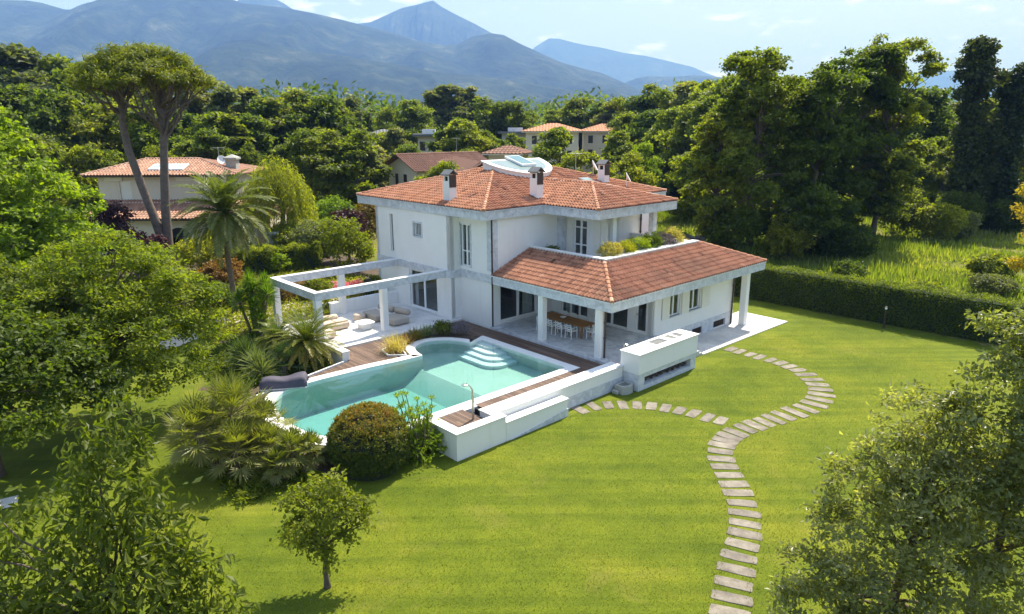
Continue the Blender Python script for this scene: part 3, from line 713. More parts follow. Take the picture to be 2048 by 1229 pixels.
# ---- curved roof lantern on the inner slope, half-ellipse plan, sloping with the roof
def rz(a, off): return zu+(.25-a)*sl+off
ell = [(ra+.05, 7.65-2.7)]+[(ra+.05+2.75*math.sin(q), 7.65-2.7*math.cos(q)) for q in np.linspace(.08, math.pi-.08, 22)]+[(ra+.05, 7.65+2.7)]
lan = MB().prism(ell, lambda x, y: rz(x, -.1), lambda x, y: rz(x, .34)).build('roof_lantern', M_PLASTER, villa)
MB().prism(offset(ell, .10), lambda x, y: rz(x, .342), lambda x, y: rz(x, .41)).build('lantern_rim', M_CAP, lan)
ei = [(ra+.2, 7.65-2.3)]+[(ra+.2+2.25*math.sin(q), 7.65-2.3*math.cos(q)) for q in np.linspace(.08, math.pi-.08, 22)]+[(ra+.2, 7.65+2.3)]
MB().prism(ei, lambda x, y: rz(x, .38), lambda x, y: rz(x, .43)).build('skylight_glass', M_SKYGLASS, lan)
mb = MB(); mb.prism([(-6.75,7.15),(-4.95,7.15),(-4.95,8.5),(-6.75,8.5)], lambda x, y: rz(x, .45), lambda x, y: rz(x, .60)); sp_ = mb.build('solar_panel', M_WHITE, lan)
MB().prism([(-6.66,7.24),(-5.04,7.24),(-5.04,8.41),(-6.66,8.41)], lambda x, y: rz(x, .58), lambda x, y: rz(x, .612)).build('panel_glass', M_PANEL, sp_)
# ---- aerials, dish and roof window at the back slope
def antenna(parent, x, y, z, h=1.4):
    mb = MB(); mb.tube([(x,y,z),(x,y,z+h)], .025, 6); mb.tube([(x-.6,y,z+h-.1),(x+.6,y+.1,z+h-.1)], .015, 5)
    for k in range(7): mb.tube([(x-.55+.18*k,y-.22,z+h-.1),(x-.55+.18*k,y+.24,z+h-.1)], .009, 4)
    return mb.build('antenna', M_STEEL, parent)
def dish(parent, x, y, z, r=.42, az=0):
    mb = MB(); prof = [(.02,0),(r*.5,.03),(r*.8,.08),(r,.14)]; mb.lathe(prof+[(r*.97,.15),(r*.5,.05),(.02,.02)], 16)
    V = np.concatenate(mb.v); mb.v = []; c, s_ = math.cos(R(62)), math.sin(R(62))
    V = np.stack([V[:,0], V[:,1]*c+V[:,2]*-s_, V[:,1]*s_+V[:,2]*c], 1); ca_, sa_ = math.cos(az), math.sin(az)
    V = np.stack([V[:,0]*ca_-V[:,1]*sa_, V[:,0]*sa_+V[:,1]*ca_, V[:,2]], 1)+(x,y,z+.7); mb.v = [V]
    mb.tube([(x,y,z),(x,y,z+.75)], .025, 6); return mb.build('satellite_dish', M_WHITE, parent)
antenna(villa, -4.6, 12.2, 8.2, 1.5); dish(villa, -3.6, 13.0, 8.0, .42, 2.2); dish(villa, -1.0, 13.6, 7.25, .36, 2.2)
mb = MB(); mb.prism([(-3.0,10.7),(-2.1,10.7),(-2.1,11.7),(-3.0,11.7)], lambda x, y: rz(x, -.02), lambda x, y: rz(x, .16)); f = mb.build('roof_window', M_GREYM, villa)
MB().prism([(-2.9,10.8),(-2.2,10.8),(-2.2,11.6),(-2.9,11.6)], lambda x, y: rz(x, .15), lambda x, y: rz(x, .175)).build('pane', M_SKYGLASS, f)
# ================================================================= PERGOLA
pg = thing('pergola', 'open rectangular white stone pergola frame over the lounge terrace', 'pergola', HOUSE_LOC, TH)
for bx in ((-3.75,-3.45,-9.5,-.80),(-8.95,-8.65,-9.5,-.80),(-8.65,-3.75,-9.5,-9.2)):
    mb = MB(); mb.box(*bx, 2.56, 2.96); b_ = mb.build('beam', M_GREYMARBLE, pg, bevel=.015)
    x0,x1,y0,y1 = bx; MB().box(x0-.03, x1+.03, y0-.03 if y1-y0 > .5 else y0-.03, y1 if y1-y0 > .5 else y1+.03, 2.96, 3.01).build('beam_cap', M_CAP, b_) if x1-x0 < 1 else MB().box(x0+.03, x1-.03, y0-.03, y1+.03, 2.96, 3.008).build('beam_cap', M_CAP, b_)
for (a, b) in ((-3.6,-9.3),(-3.6,-5.2),(-8.8,-9.3),(-8.8,-5.0)):
    MB().box(a-.18, a+.18, b-.18, b+.18, 0 if b > -9 else -.3, 2.56).build('post', M_PLASTER, pg, bevel=.01)
# ================================================================= GARDEN WALLS
w1 = thing('garden_wall', 'low white wall with marble cap behind the grey corner sofa', 'wall', HOUSE_LOC, TH)
MB().box(-9.15, -8.9, -5.75, -.76, -.2, .74).build('wall_body', M_PLASTER, w1, bevel=.012); MB().box(-9.2, -8.985, -5.8, -5.2, .74, .79).box(-9.2, -8.985, -4.8, -.76, .74, .79).build('wall_cap', M_CAP, w1, bevel=.012)
w2 = thing('garden_wall', 'short white wall end at the deck corner beside the dark green cycad', 'wall', HOUSE_LOC, TH)
MB().box(-4.2, -.8, -9.55, -9.15+.0, -.5, .34).build('wall_body', M_PLASTER, w2, bevel=.01); MB().box(-4.22, -.76, -9.58, -9.12, .34, .39).build('wall_cap', M_CAP, w2, bevel=.012)
w3 = thing('retaining_wall', 'long white retaining wall with marble cap between the pool deck and the lawn', 'wall', HOUSE_LOC, TH)
mb = MB(); mb.box(9.2, 9.9, -8.45, -.2, -1.2, .10); mb.box(10.05, 10.42, -11.0, -8.45, -1.2, .10); mb.box(8.3, 10.05, -11.0, -10.62, -1.2, .10); mb.box(9.2, 10.05, -8.82, -8.45, -1.2, .10)
mb.build('wall_body', M_PLASTER, w3, bevel=.01)
mb = MB(); mb.box(9.16, 9.94, -8.42, -.2, .10, .15); mb.box(10.01, 10.46, -11.04, -8.42, .10, .15); mb.box(8.3, 10.01, -11.04, -10.58, .10, .15); mb.box(9.16, 10.01, -8.86, -8.42, .10, .15)
mb.build('wall_cap', M_CAP, w3)
MB().box(9.88, 9.915, -8.0, -.2, -1.2, -.42).build('plinth', M_GREYMARBLE, w3)
w4 = thing('retaining_wall', 'lower white wall with marble cap stepping down in front of the long retaining wall', 'wall', HOUSE_LOC, TH)
MB().box(10.05, 10.42, -8.44, -4.75, -1.2, -.19).build('wall_body', M_PLASTER, w4, bevel=.01); MB().box(10.01, 10.46, -8.44, -4.71, -.19, -.14).build('wall_cap', M_CAP, w4, bevel=.012)
mb = MB(); mb.add([(10.415,-8.2,-1.2),(10.45,-8.2,-1.2),(10.45,-4.72,-1.2),(10.415,-4.72,-1.2),(10.415,-8.2,-1.0),(10.45,-8.2,-1.0),(10.45,-4.72,-.62),(10.415,-4.72,-.62)], [(0,3,2,1),(4,5,6,7),(0,1,5,4),(1,2,6,5),(2,3,7,6),(3,0,4,7)]); mb.build('plinth', M_GREYMARBLE, w4)
# ---- outdoor kitchen counter
bq = thing('kitchen_counter', 'white masonry outdoor kitchen counter with marble worktop and sunken basins beside the porch', 'outdoor kitchen', HOUSE_LOC, TH)
mb = MB(); mb.box(9.72, 10.85, -.18, 4.88, -.14, .84); mb.build('counter_body', M_PLASTER, bq, bevel=.012)
mb = MB()
mb.box(9.74, 10.82, -.15, 4.85, -1.2, -.80); mb.box(9.74, 10.82, -.15, .35, -.80, -.14); mb.box(9.74, 10.82, 4.35, 4.85, -.80, -.14); mb.box(9.74, 10.82, .35, 4.35, -.36, -.14); mb.box(9.74, 10.1, .35, 4.35, -.80, -.36)
mb.build('plinth', M_GREYMARBLE, bq)
mb = MB()
for k in range(26): mb.tube([(10.12,.45+k*.15,-.72+.06*(k%3)),(10.5+.15*random.random(),.45+k*.15+.03,-.72+.06*(k%3))], .055, 7, t=random.random())
mb.build('firewood', M_BARK, bq)
mb = MB(); mb.box(9.67, 10.90, -.22, .55, .84, .90); mb.box(9.67, 9.86, .55, 4.92, .84, .90); mb.box(10.45, 10.90, .55, 4.92, .84, .90)
for s0, s1 in ((1.15,1.75),(2.75,3.15),(3.55,3.75),(4.2,4.92)): mb.box(9.86, 10.45, s0, s1, .84, .90)
mb.build('worktop', M_CAP, bq)
MB().box(9.865, 10.445, .555, 1.145, .84, .892).build('cutting_board', simple('travertine', (.42,.36,.26), (.55,.48,.36), 5, .7), bq)
MB().box(9.862, 10.448, 1.752, 2.748, .841, .86).build('grill', M_GREYM, bq)
mb = MB(); mb.box(9.862, 10.448, 3.152, 3.548, .841, .866); mb.build('sink', M_STEEL, bq)
mb = MB(); mb.box(9.862, 10.448, 3.752, 4.198, .841, .87); mb.build('hob', M_GREYM, bq)
MB().tube([(9.76,.0,.9),(9.76,.0,1.12),(9.80,.06,1.16),(9.90,.08,1.12)], .025, 7).build('tap', M_STEEL, bq)
# ================================================================= STEPPING STONES
def ordn(n):
    w = ['first','second','third','fourth','fifth','sixth','seventh','eighth','ninth','tenth','eleventh','twelfth','thirteenth','fourteenth','fifteenth','sixteenth','seventeenth','eighteenth','nineteenth','twentieth','twenty-first','twenty-second','twenty-third']
    return w[n-1]
MAIN = [(12.65,37.55),(13.02,37.09),(13.41,36.55),(13.79,36.12),(14.22,35.6),(14.58,35.11),(14.84,34.54),(15.08,34.0),(15.22,33.32),(15.24,32.59),(15.2,31.9),(15.06,31.23),(14.82,30.59),(14.43,29.98),(13.95,29.44),(13.36,28.93),(12.7,28.54),(12.04,28.16),(11.48,27.79),(10.95,27.48),(10.43,27.18),(9.91,26.83),(9.38,26.44),(9.01,26.06),(8.71,25.69),(8.45,25.29),(8.24,24.72),(8.08,24.09),(8.02,23.48),(7.99,22.82),(7.95,22.17),(7.92,21.55),(7.83,20.88),(7.71,20.25),(7.53,19.64),(7.32,19.07),(7.06,18.49),(6.76,17.88),(6.48,17.27),(6.22,16.64),(5.97,16.03),(5.73,15.43),(5.5,14.8)]
BR = [(3.08,28.93),(3.74,29.33),(4.43,29.44),(5.1,29.43),(5.77,29.42),(6.41,29.3),(7.01,29.06),(7.58,28.77),(8.13,28.43),(8.63,27.98),(9.12,27.66)]
def stone_mesh(k, l, w):
    rg = np.random.default_rng(100+k); n = 16; P = []
    for i in range(n):
        q = 2*math.pi*i/n; e = .22; x = math.copysign(abs(math.cos(q))**e, math.cos(q))*l/2; y = math.copysign(abs(math.sin(q))**e, math.sin(q))*w/2
        P.append((x+rg.normal(0, .014), y+rg.normal(0, .012)))
    return MB().prism(P, -.06, .022).build('stepping_stone', M_STONE, bevel=.012)
SM = [stone_mesh(k, 1.04, .45) for k in range(5)]; SB = [stone_mesh(20+k, .92, .46) for k in range(3)]
used = set()
def put_stones(pts, protos, labels, wl):
    P = np.array(pts); T = np.gradient(P, axis=0); rr = random.Random(5)
    for i, (x, y) in enumerate(pts):
        p = protos[i % len(protos)]
        if p.name in used: o = p.copy(); COL.objects.link(o)
        else: o = p; used.add(p.name)
        a = math.atan2(T[i][1], T[i][0])+math.pi/2
        o.location = (x, y, gz(x, y)); o.rotation_euler = (rr.uniform(-.012,.012), rr.uniform(-.012,.012), a+rr.uniform(-.05,.05)+(math.pi if rr.random() < .5 else 0))
        s = rr.uniform(.94, 1.07); o.scale = (s*wl(i), rr.uniform(.92, 1.08), 1)
        tag(o, labels(i), 'stepping stone', 'stepping stones in the lawn')
put_stones(MAIN, SM, lambda i: ordn(i+1)+' stepping stone from the paved walkway on the curving lawn path' if i < 22 else ordn(len(MAIN)-i)+' stepping stone up from the bottom of the picture on the lawn path', lambda i: .9 if i < 8 else (1.0+.25*math.exp(-((i-14)/4)**2)))
put_stones(BR, SB, lambda i: ordn(i+1)+' stepping stone from the stepped white wall on the short branch path', lambda i: 1)
# ================================================================= FURNITURE
M_FAB = simple('beige_fabric', (.50,.40,.31), (.56,.46,.36), 6, .95, .2, 90)
M_GFAB = simple('taupe_fabric', (.36,.315,.265), (.42,.37,.31), 6, .95, .2, 90)
def soft(name, mat, root, x0, x1, y0, y1, z0, z1, bev=.09):
    o = MB().box(x0, x1, y0, y1, z0, z1).build(name, mat, root, smooth=True, bevel=min(bev, .45*min(x1-x0, y1-y0, z1-z0)), seg=4); return o
def roll(name, mat, root, p0, p1, r):
    p0, p1 = np.array(p0), np.array(p1); t = (p1-p0)/np.linalg.norm(p1-p0); mb = MB()
    pts = [p0, p0+t*.03, p0+t*.09, p1-t*.09, p1-t*.03, p1]; mb.tube(pts, [r*.6, r*.85, r, r, r*.85, r*.6], 14)
    return mb.build(name, mat, root, smooth=True)
s = thing('sofa', 'beige two-seat sofa with round back bolster in the sun under the pergola corner', 'sofa', W(-6.0,-7.2), TH)
soft('seat', M_FAB, s, -.52, .45, -.95, .85, .05, .42); soft('cushion', M_FAB, s, -.44, .34, -.9, -.03, .40, .52, .05); soft('cushion', M_FAB, s, -.44, .34, -.01, .8, .40, .52, .05); roll('backrest', M_FAB, s, (-.45,-.95,.58), (-.45,.5,.58), .2)
s = thing('sofa', 'taupe corner sofa in the shade along the low white wall', 'sofa', W(0,0), TH)
soft('seat', M_GFAB, s, -7.0, -5.4, -4.72, -3.7, .05, .44); soft('seat', M_GFAB, s, -5.36, -3.9, -4.4, -3.25, .05, .42)
roll('backrest', M_GFAB, s, (-6.95,-3.42,.58), (-5.5,-3.36,.58), .22); roll('backrest', M_GFAB, s, (-5.45,-3.22,.56), (-4.3,-3.02,.56), .2)
s = thing('pouf', 'round beige pouf beside the taupe corner sofa', 'pouf', W(-6.55,-5.15), TH)
mb = MB().lathe([(.30,.04),(.37,.1),(.38,.34),(.33,.43),(.2,.45)], 18); mb.build('seat', M_FAB, s, smooth=True); MB().lathe([(.28,0),(.28,.05)], 14).build('base', M_PIPE, s)
s = thing('armchair', 'beige low armchair half hidden by the cycad fronds', 'armchair', W(-4.75,-8.3), TH)
soft('seat', M_FAB, s, -.45, .42, -.5, .4, .05, .40); roll('backrest', M_FAB, s, (-.4,-.42,.56), (.38,-.42,.56), .17)
s = thing('side_table', 'small white side table beside the low beige armchair', 'side table', W(-4.0,-8.75), TH)
mb = MB().lathe([(.26,.36),(.27,.38),(.27,.42),(.25,.43)], 16); mb.build('table_top', M_CAP, s); MB().lathe([(.17,0),(.12,.12),(.12,.36)], 12).build('leg', M_CAP, s)
s = thing('coffee_table', 'white stone coffee table with rounded top on a block base', 'coffee table', W(-4.85,-5.8), TH)
P = [(math.copysign(abs(math.cos(q))**.5, math.cos(q))*.52, math.copysign(abs(math.sin(q))**.5, math.sin(q))*.5) for q in np.linspace(0, 2*math.pi, 28)[:-1]]
MB().prism(P, .36, .43).build('table_top', M_CAP, s, bevel=.02, seg=2); MB().box(-.3, .3, -.3, .3, 0, .36).build('base', M_CAP, s, bevel=.02)
# dining table under the porch
s = thing('dining_table', 'long teak dining table with slatted top under the porch roof', 'dining table', W(3.7,2.4), TH)
mb = MB()
for k in range(8): mb.box(-1.75, 1.75, -.53+.134*k, -.53+.134*k+.128, .70, .745, random.random())
mb.build('table_top', M_TEAK, s)
for sx in (-1, 1):
    for sy in (-1, 1): MB().box(sx*1.55-.045, sx*1.55+.045, sy*.42-.045, sy*.42+.045, 0, .70).build('leg', M_TEAK, s)
MB().box(-1.5, 1.5, -.38, .38, .62, .70).build('apron', M_TEAK, s)
s = thing('serving_bowl', 'shallow white bowl on the teak dining table', 'bowl', W(3.45,2.4,.745), TH)
MB().lathe([(.06,0),(.16,.05),(.19,.075),(.17,.07),(.05,.02)], 16).build('bowl', M_WHITE, s); MB().lathe([(.07,-.001),(.07,.008)], 12).build('foot', M_WHITE, s)
def chair(label):
    t = thing('dining_chair', label, 'chair', (0,0,0), 0, 'white chairs round the dining table')
    MB().box(-.24, .24, -.24, .24, .42, .455).build('seat', M_WHITE, t, bevel=.01)
    for sx in (-1, 1):
        MB().tube([(sx*.23,.24,0),(sx*.23,.23,.64)], .02, 6).build('leg', M_WHITE, t)
        MB().tube([(sx*.23,-.26,0),(sx*.23,-.22,.42),(sx*.23,-.28,.80)], .02, 6).build('leg', M_WHITE, t)
        MB().box(sx*.23-.025, sx*.23+.025, -.26, .25, .635, .66).build('armrest', M_WHITE, t)
    mb = MB()
    for z in (.56,.66,.76): mb.box(-.23, .23, -.285+.0*z, -.262, z, z+.05)
    mb.build('backrest', M_WHITE, t); return t
c0 = chair(''); first = True
spots = [(2.55,1.62,0,'front chair nearest the sliding doors'),(3.3,1.62,0,'second front chair from the sliding doors'),(4.05,1.62,0,'third front chair from the sliding doors'),(4.8,1.62,0,'front chair nearest the outdoor kitchen'),
         (2.55,3.2,1,'back chair nearest the sliding doors'),(3.3,3.2,1,'second back chair from the sliding doors'),(4.05,3.2,1,'third back chair from the sliding doors'),(4.8,3.2,1,'back chair nearest the outdoor kitchen'),(5.75,2.35,2,'end chair facing along the table beside the second porch column')]
for a, b, k, lb in spots:
    c = c0 if first else copy_tree(c0); first = False
    c.location = W(a, b, 0); c.rotation_euler = (0,0,TH+(0, math.pi, math.pi/2)[k]+random.uniform(-.05,.05)); c['label'] = 'white slatted dining '+lb.replace('chair', 'armchair')+' under the porch' if 'end' not in lb else 'white slatted dining '+lb
# ================================================================= POOLSIDE
# outdoor shower
s = thing('outdoor_shower', 'slim outdoor shower post with curved arm and head on the little pool deck', 'shower', W(9.35,-9.3,-.1), TH)
MB().tube([(0,0,0),(0,0,1.05)], .055, 10).build('post', M_STEEL, s)
MB().tube([(0,0,1.05),(0,-.02,1.28),(-.03,-.1,1.45),(-.1,-.25,1.6)], [.05,.04,.035,.03], 8).build('arm', M_STEEL, s)
MB().lathe([(.05,0),(.14,.03),(.14,.06),(.04,.09)], 14, (-.12,-.30,1.5)).build('shower_head', M_STEEL, s)
mb = MB(); mb.tube([(.05,0,.8),(.12,0,.8)], .02, 6); mb.build('tap', M_STEEL, s)
# covered lounger (dark furniture cover) by the pool tip
s = thing('covered_lounger', 'sun lounger under a dark purple-grey fitted cover at the pool tip', 'covered lounger', W(.62,-13.35,-.1), TH+R(58))
mb = MB(); N_ = 22; M_ = 14; V = []
rg2 = np.random.default_rng(4)
for i in range(N_):
    u_ = i/(N_-1); x = -1.05+2.1*u_; hh = .30+.16*math.sin(min(1, u_*1.5)*math.pi*.5)+.06*math.sin(u_*9)
    if i in (0, N_-1): hh *= .55
    for j in range(M_):
        w_ = j/(M_-1); y = -.45+.9*w_; prof = (1-abs(2*w_-1)**4)**.5
        V.append((x+.02*math.sin(j*1.7), y*(1 if 0 < i < N_-1 else .93), .12+hh*prof*(1+.08*math.sin(3*w_+5*u_))+rg2.normal(0,.006)))
q = np.array([(i*M_+j, (i+1)*M_+j, (i+1)*M_+j+1, i*M_+j+1) for i in range(N_-1) for j in range(M_-1)])
mb.arr(np.array(V), q); mb.build('cover', simple('purple_grey_cover', (.055,.048,.07), (.08,.07,.10), 3, .75, .3, 12), s, smooth=True)
mb = MB(); mb.box(-1.03, 1.03, -.46, .46, .05, .14); mb.build('lounger_frame', simple('pale_grey_base', (.45,.44,.45), rough=.7), s, bevel=.03)
# little stone trough at the foot of the counter
s = thing('stone_trough', 'small weathered half-round stone trough at the foot of the kitchen counter', 'stone trough', W(10.35,-.62,-1.0), TH)
P = [(-.28,-.42),(.2,-.42),(.34,-.25),(.38,0),(.34,.25),(.2,.42),(-.28,.42)]
mb = MB(); I_ = [(p[0]*.66,p[1]*.66) for p in P]; mb.ring(P, I_, .0, .42); mb.prism(I_, 0, .25); mb.build('basin', M_CONC, s, bevel=.03, seg=2)
MB().box(-.3, .05, -.6, -.44, 0, .2).build('foot', M_CONC, s, bevel=.03)
# bollard lamps along the hedge
def bollard(x, y, lb):
    t = thing('bollard_lamp', lb, 'garden lamp', (x, y, gz(x, y)), 0, 'dark bollard lamps on the lawn')
    MB().lathe([(.09,0),(.07,.03),(.055,.06),(.055,1.25)], 10).build('post', M_PIPE, t); MB().lathe([(.07,1.25),(.07,1.38)], 10).build('lamp', M_WHITE, t); MB().lathe([(.085,1.38),(.085,1.41),(.03,1.44)], 10).build('cap', M_PIPE, t); return t
bollard(*W(14.95,19.9)[:2], 'dark bollard lamp with white top standing in front of the long clipped hedge')
bollard(*W(-12.0,-1.0)[:2], 'dark bollard lamp behind the pergola near the pink flowers')
bollard(*W(-14.2,-4.6)[:2], 'dark bollard lamp beside the orange-leaved low hedge')
# ================================================================= FOLIAGE MATERIALS
L_DARK = leaf_mat('dark_leaves', [(.052,.070,.010), (.105,.132,.014), (.175,.20,.024)], .52)
L_MID = leaf_mat('mid_green_leaves', [(.058,.082,.011), (.115,.145,.017), (.19,.215,.026)], .48)
L_BRIGHT = leaf_mat('bright_leaves', [(0.090,0.140,0.011), (0.157,0.218,0.018), (0.235,0.297,0.028)], 0.52)
L_YELL = leaf_mat('yellow_green_leaves', [(0.099,0.127,0.011), (0.187,0.209,0.018), (0.297,0.297,0.033)], 0.52)
L_OLIVE = leaf_mat('olive_leaves', [(.085,.105,.030), (.155,.175,.062), (.30,.31,.16)], .46, .38, spec=.6)
L_IVY = leaf_mat('ivy_leaves', [(.022,.038,.008), (.045,.065,.012), (.11,.135,.022)], .25)
L_FARDARK = leaf_mat('far_dark_leaves', [(.060,.080,.014), (.118,.146,.020), (.19,.215,.032)], .52)
L_FARMID = leaf_mat('far_mid_leaves', [(.075,.105,.018), (.145,.178,.026), (.22,.245,.042)], .50)
L_PALE = leaf_mat('pale_grey_leaves', [(0.105,0.121,0.047), (0.179,0.189,0.074), (0.252,0.252,0.116)], 0.42)
L_PINE = leaf_mat('pine_needles', [(0.061,0.083,0.009), (0.138,0.160,0.013), (0.231,0.237,0.022)], 0.4)
L_PLUM = leaf_mat('purple_leaves', [(.030,.014,.018), (.055,.024,.028), (.09,.042,.042)], .25, tcol=(1,.55,.5))
L_CHERRY = leaf_mat('cherry_leaves', [(.060,.080,.012), (.118,.140,.020), (.20,.205,.045)], .48, .45, spec=.35)
L_RED = leaf_mat('red_tipped_leaves', [(.045,.072,.012), (.105,.138,.018), (.185,.175,.022), (.29,.16,.03)], .40, tcol=(1,.8,.4), vary=0)
L_ORANGE = leaf_mat('orange_leaves', [(.10,.075,.015), (.24,.15,.03), (.36,.22,.05)], .35, tcol=(1,.85,.4))
L_SPIKE = leaf_mat('spiky_leaves', [(.05,.085,.025), (.09,.135,.045), (.17,.21,.09), (.36,.34,.18)], .25, .4)
L_PALM = leaf_mat('palm_fronds', [(.062,.082,.016), (.125,.150,.034), (.215,.215,.080), (.38,.32,.16)], .38, .4)
L_CYCAD = leaf_mat('cycad_fronds', [(.03,.06,.010), (.075,.115,.014), (.16,.18,.02), (.32,.25,.05)], .28, .35)
L_STRAW = leaf_mat('straw_grass', [(.22,.18,.06), (.36,.31,.11), (.50,.44,.20)], .4)
L_FLOWER = leaf_mat('pink_flowers', [(.45,.10,.18), (.60,.20,.30), (.65,.38,.42)], .3, tcol=(1,.7,.8))
L_LAV = leaf_mat('lavender_flowers', [(.09,.09,.05), (.16,.14,.16), (.26,.22,.30)], .3, tcol=(1,.9,1))
L_MEADOW = leaf_mat('meadow_grass', [(.11,.155,.024), (.185,.235,.04), (.28,.30,.07), (.39,.365,.15)], .42)
# ================================================================= TREES
def tree(name, label, cat, x, y, trunk, lobes, leaf, bark=M_BARK, group=None, seed=1, z=None, rot=0, limbs=14, **kw):
    """trunk=(radius, top offset xyz); lobes in metres relative to the base"""
    rg = np.random.default_rng(seed); t = thing(name, label, cat, (x, y, gz(x, y) if z is None else z), rot, group)
    c = MB(); C = crown(c, lobes, rg=rg, **kw); 
    if trunk:
        m = MB(); tg = C[rg.choice(len(C), min(limbs, len(C)), replace=False)]
        trunk_limbs(m, (0,0,-.15), trunk[1], trunk[0], tg, rg); m.build('trunk', bark, t, smooth=True)
    c.build('crown', leaf, t); return t
def rlobes(rg, n, cx, cy, z0, z1, r, lr, shape=1.0):
    """random lobes in a rounded envelope"""
    o = []
    for i in range(n):
        f = (i+.5)/n; z = z0+(z1-z0)*f; e = r*math.sin(math.pi*min(1, max(.08, .14+.86*f**shape)))**.6 if True else r
        q = i*2.399+rg.uniform(-.4,.4); d = e*rg.uniform(.35,.78)*(1-lr/(2*r)); k = lr*rg.uniform(.75, 1.2)
        o.append((cx+d*math.cos(q), cy+d*math.sin(q), z, k, k, k*rg.uniform(.6,.85)))
    return o
rg = np.random.default_rng(11)
def mlobes(rg, n, h, r, lo=.1, lk=.28, peak=.45, top=.3, fz=.45):
    o = []
    for i in range(n):
        f = lo+(1-lo)*((i+rg.random())/n)**.85; e = r*(1-(1-top)*max(0, (f-peak)/(1-peak))**1.6) if f > peak else r*(.62+.38*((f-lo)/(peak-lo))**.7)
        q = rg.uniform(0, 6.283); d = e*rg.random()**.5*rg.uniform(.8, 1.2); k = r*lk*rg.uniform(.65, 1.35)*(1-.3*max(0, f-.7))
        o.append((d*math.cos(q), d*math.sin(q), h*f-k*.4, k, k, k*fz*rg.uniform(.8, 1.2)))
    return o
# --- the small tree on the front lawn
lb = [(0,0,2.9,.85,.85,.5),(.55,-.3,2.55,.55,.5,.5),(-.6,.2,2.5,.6,.55,.5),(.25,.6,2.3,.6,.5,.45),(-.3,-.5,2.1,.55,.5,.5),(-.7,-.15,1.85,.4,.4,.4),(.75,.25,2.2,.45,.45,.4),(1.0,.3,1.85,.3,.28,.4),(1.1,.2,2.35,.4,.35,.3),(0,0,1.6,.4,.4,.5),(.3,-.1,3.25,.4,.35,.3),(-.15,.1,1.05,.22,.22,.3),(.1,0,1.35,.3,.25,.35),(-.35,.1,1.45,.3,.28,.3),(-.95,.2,2.1,.3,.3,.3),(.25,-.1,.8,.18,.18,.25),(.45,.2,1.5,.3,.28,.35),(-.5,-.2,1.3,.25,.25,.3)]
tree('small_tree', 'small young tree with thin dark trunk standing alone on the front lawn', 'tree', -5.22, 16.57, (.085,(.0,.05,2.5)), lb, L_MID, seed=3, nc=165, m=26, L=.12, Wd=.075, cr=.11, up=.5, low=.7, limbs=40, inner=.35, tb=.58)
# --- big fine-leaved tree at left
lb = [(0,0,6.9,2.3,2.2,1.5),(1.6,-.6,6.3,1.9,1.9,1.4),(-1.9,.3,6.2,1.9,1.9,1.4),(.4,1.8,6.0,2.0,1.9,1.4),(-.5,-1.9,5.6,2.0,1.9,1.5),(2.6,.6,5.0,1.9,1.9,1.6),(-2.8,-.8,4.7,1.9,1.9,1.6),(1.6,-2.2,4.4,1.8,1.8,1.5),(2.9,-.6,3.3,1.3,1.4,1.2),(-3.2,.6,3.3,1.6,1.6,1.3),(.2,-2.7,3.2,1.7,1.6,1.3),(2.6,1.8,3.4,1.6,1.5,1.2),(-1.2,-2.4,2.6,1.4,1.4,1.0),(1.8,-2.2,2.3,1.3,1.3,1.0),(0,0,4.4,2.2,2.2,1.8),(2.7,-1.4,2.2,1.0,1.0,.8)]
tree('garden_tree', 'broad yellow-green tree spreading over the left lawn in front of the neighbour house', 'tree', -17.5, 28.6, (.22,(.2,.2,5.6)), lb, L_YELL, seed=5, nc=430, m=105, L=.17, Wd=.095, cr=.25, flat=.42, up=.8, limbs=90, inner=.35, tb=.72, tjit=.2)
# --- dark tree at far left edge, nearer
lb = [(0,0,6.2,2.6,2.4,1.5),(2.3,-.5,5.4,2.1,2.0,1.4),(-2.2,.4,5.6,2.2,2,1.5),(2.9,.4,4.0,1.9,1.8,1.4),(.4,-2,4.4,2.2,1.9,1.5),(-2.4,-1.2,4.0,2.2,2,1.5),(1.7,-1.9,3.0,1.7,1.6,1.2),(0,0,4.5,2.2,2.2,1.7),(3.0,-1.2,2.6,1.2,1.2,.9)]
tree('garden_tree', 'dark shady tree at the left edge below the bright maple', 'tree', -22.6, 27.2, (.25,(0,0,5.2)), lb, L_MID, seed=6, nc=300, m=90, L=.18, Wd=.11, cr=.27, flat=.42, limbs=60, inner=.35, tb=.36)
lb = [(0,0,5.2,2.6,2.4,1.3),(2.2,.4,4.4,2.1,2.0,1.2),(-2.4,.3,4.6,2.3,2.2,1.2),(.4,-2.2,4.2,2.2,2,1.2),(.3,2.1,4.4,2.2,2,1.2),(2.6,-1.6,3.2,1.6,1.5,.9),(3.0,1.2,3.0,1.5,1.4,.9)]
tree('garden_tree', 'low spreading tree shading the grass beside the left picture edge', 'tree', -19.2, 23.0, (.22,(0,0,4.2)), lb, L_MID, seed=16, nc=260, m=90, L=.18, Wd=.11, cr=.27, flat=.42, limbs=50, inner=.35, tb=.36)
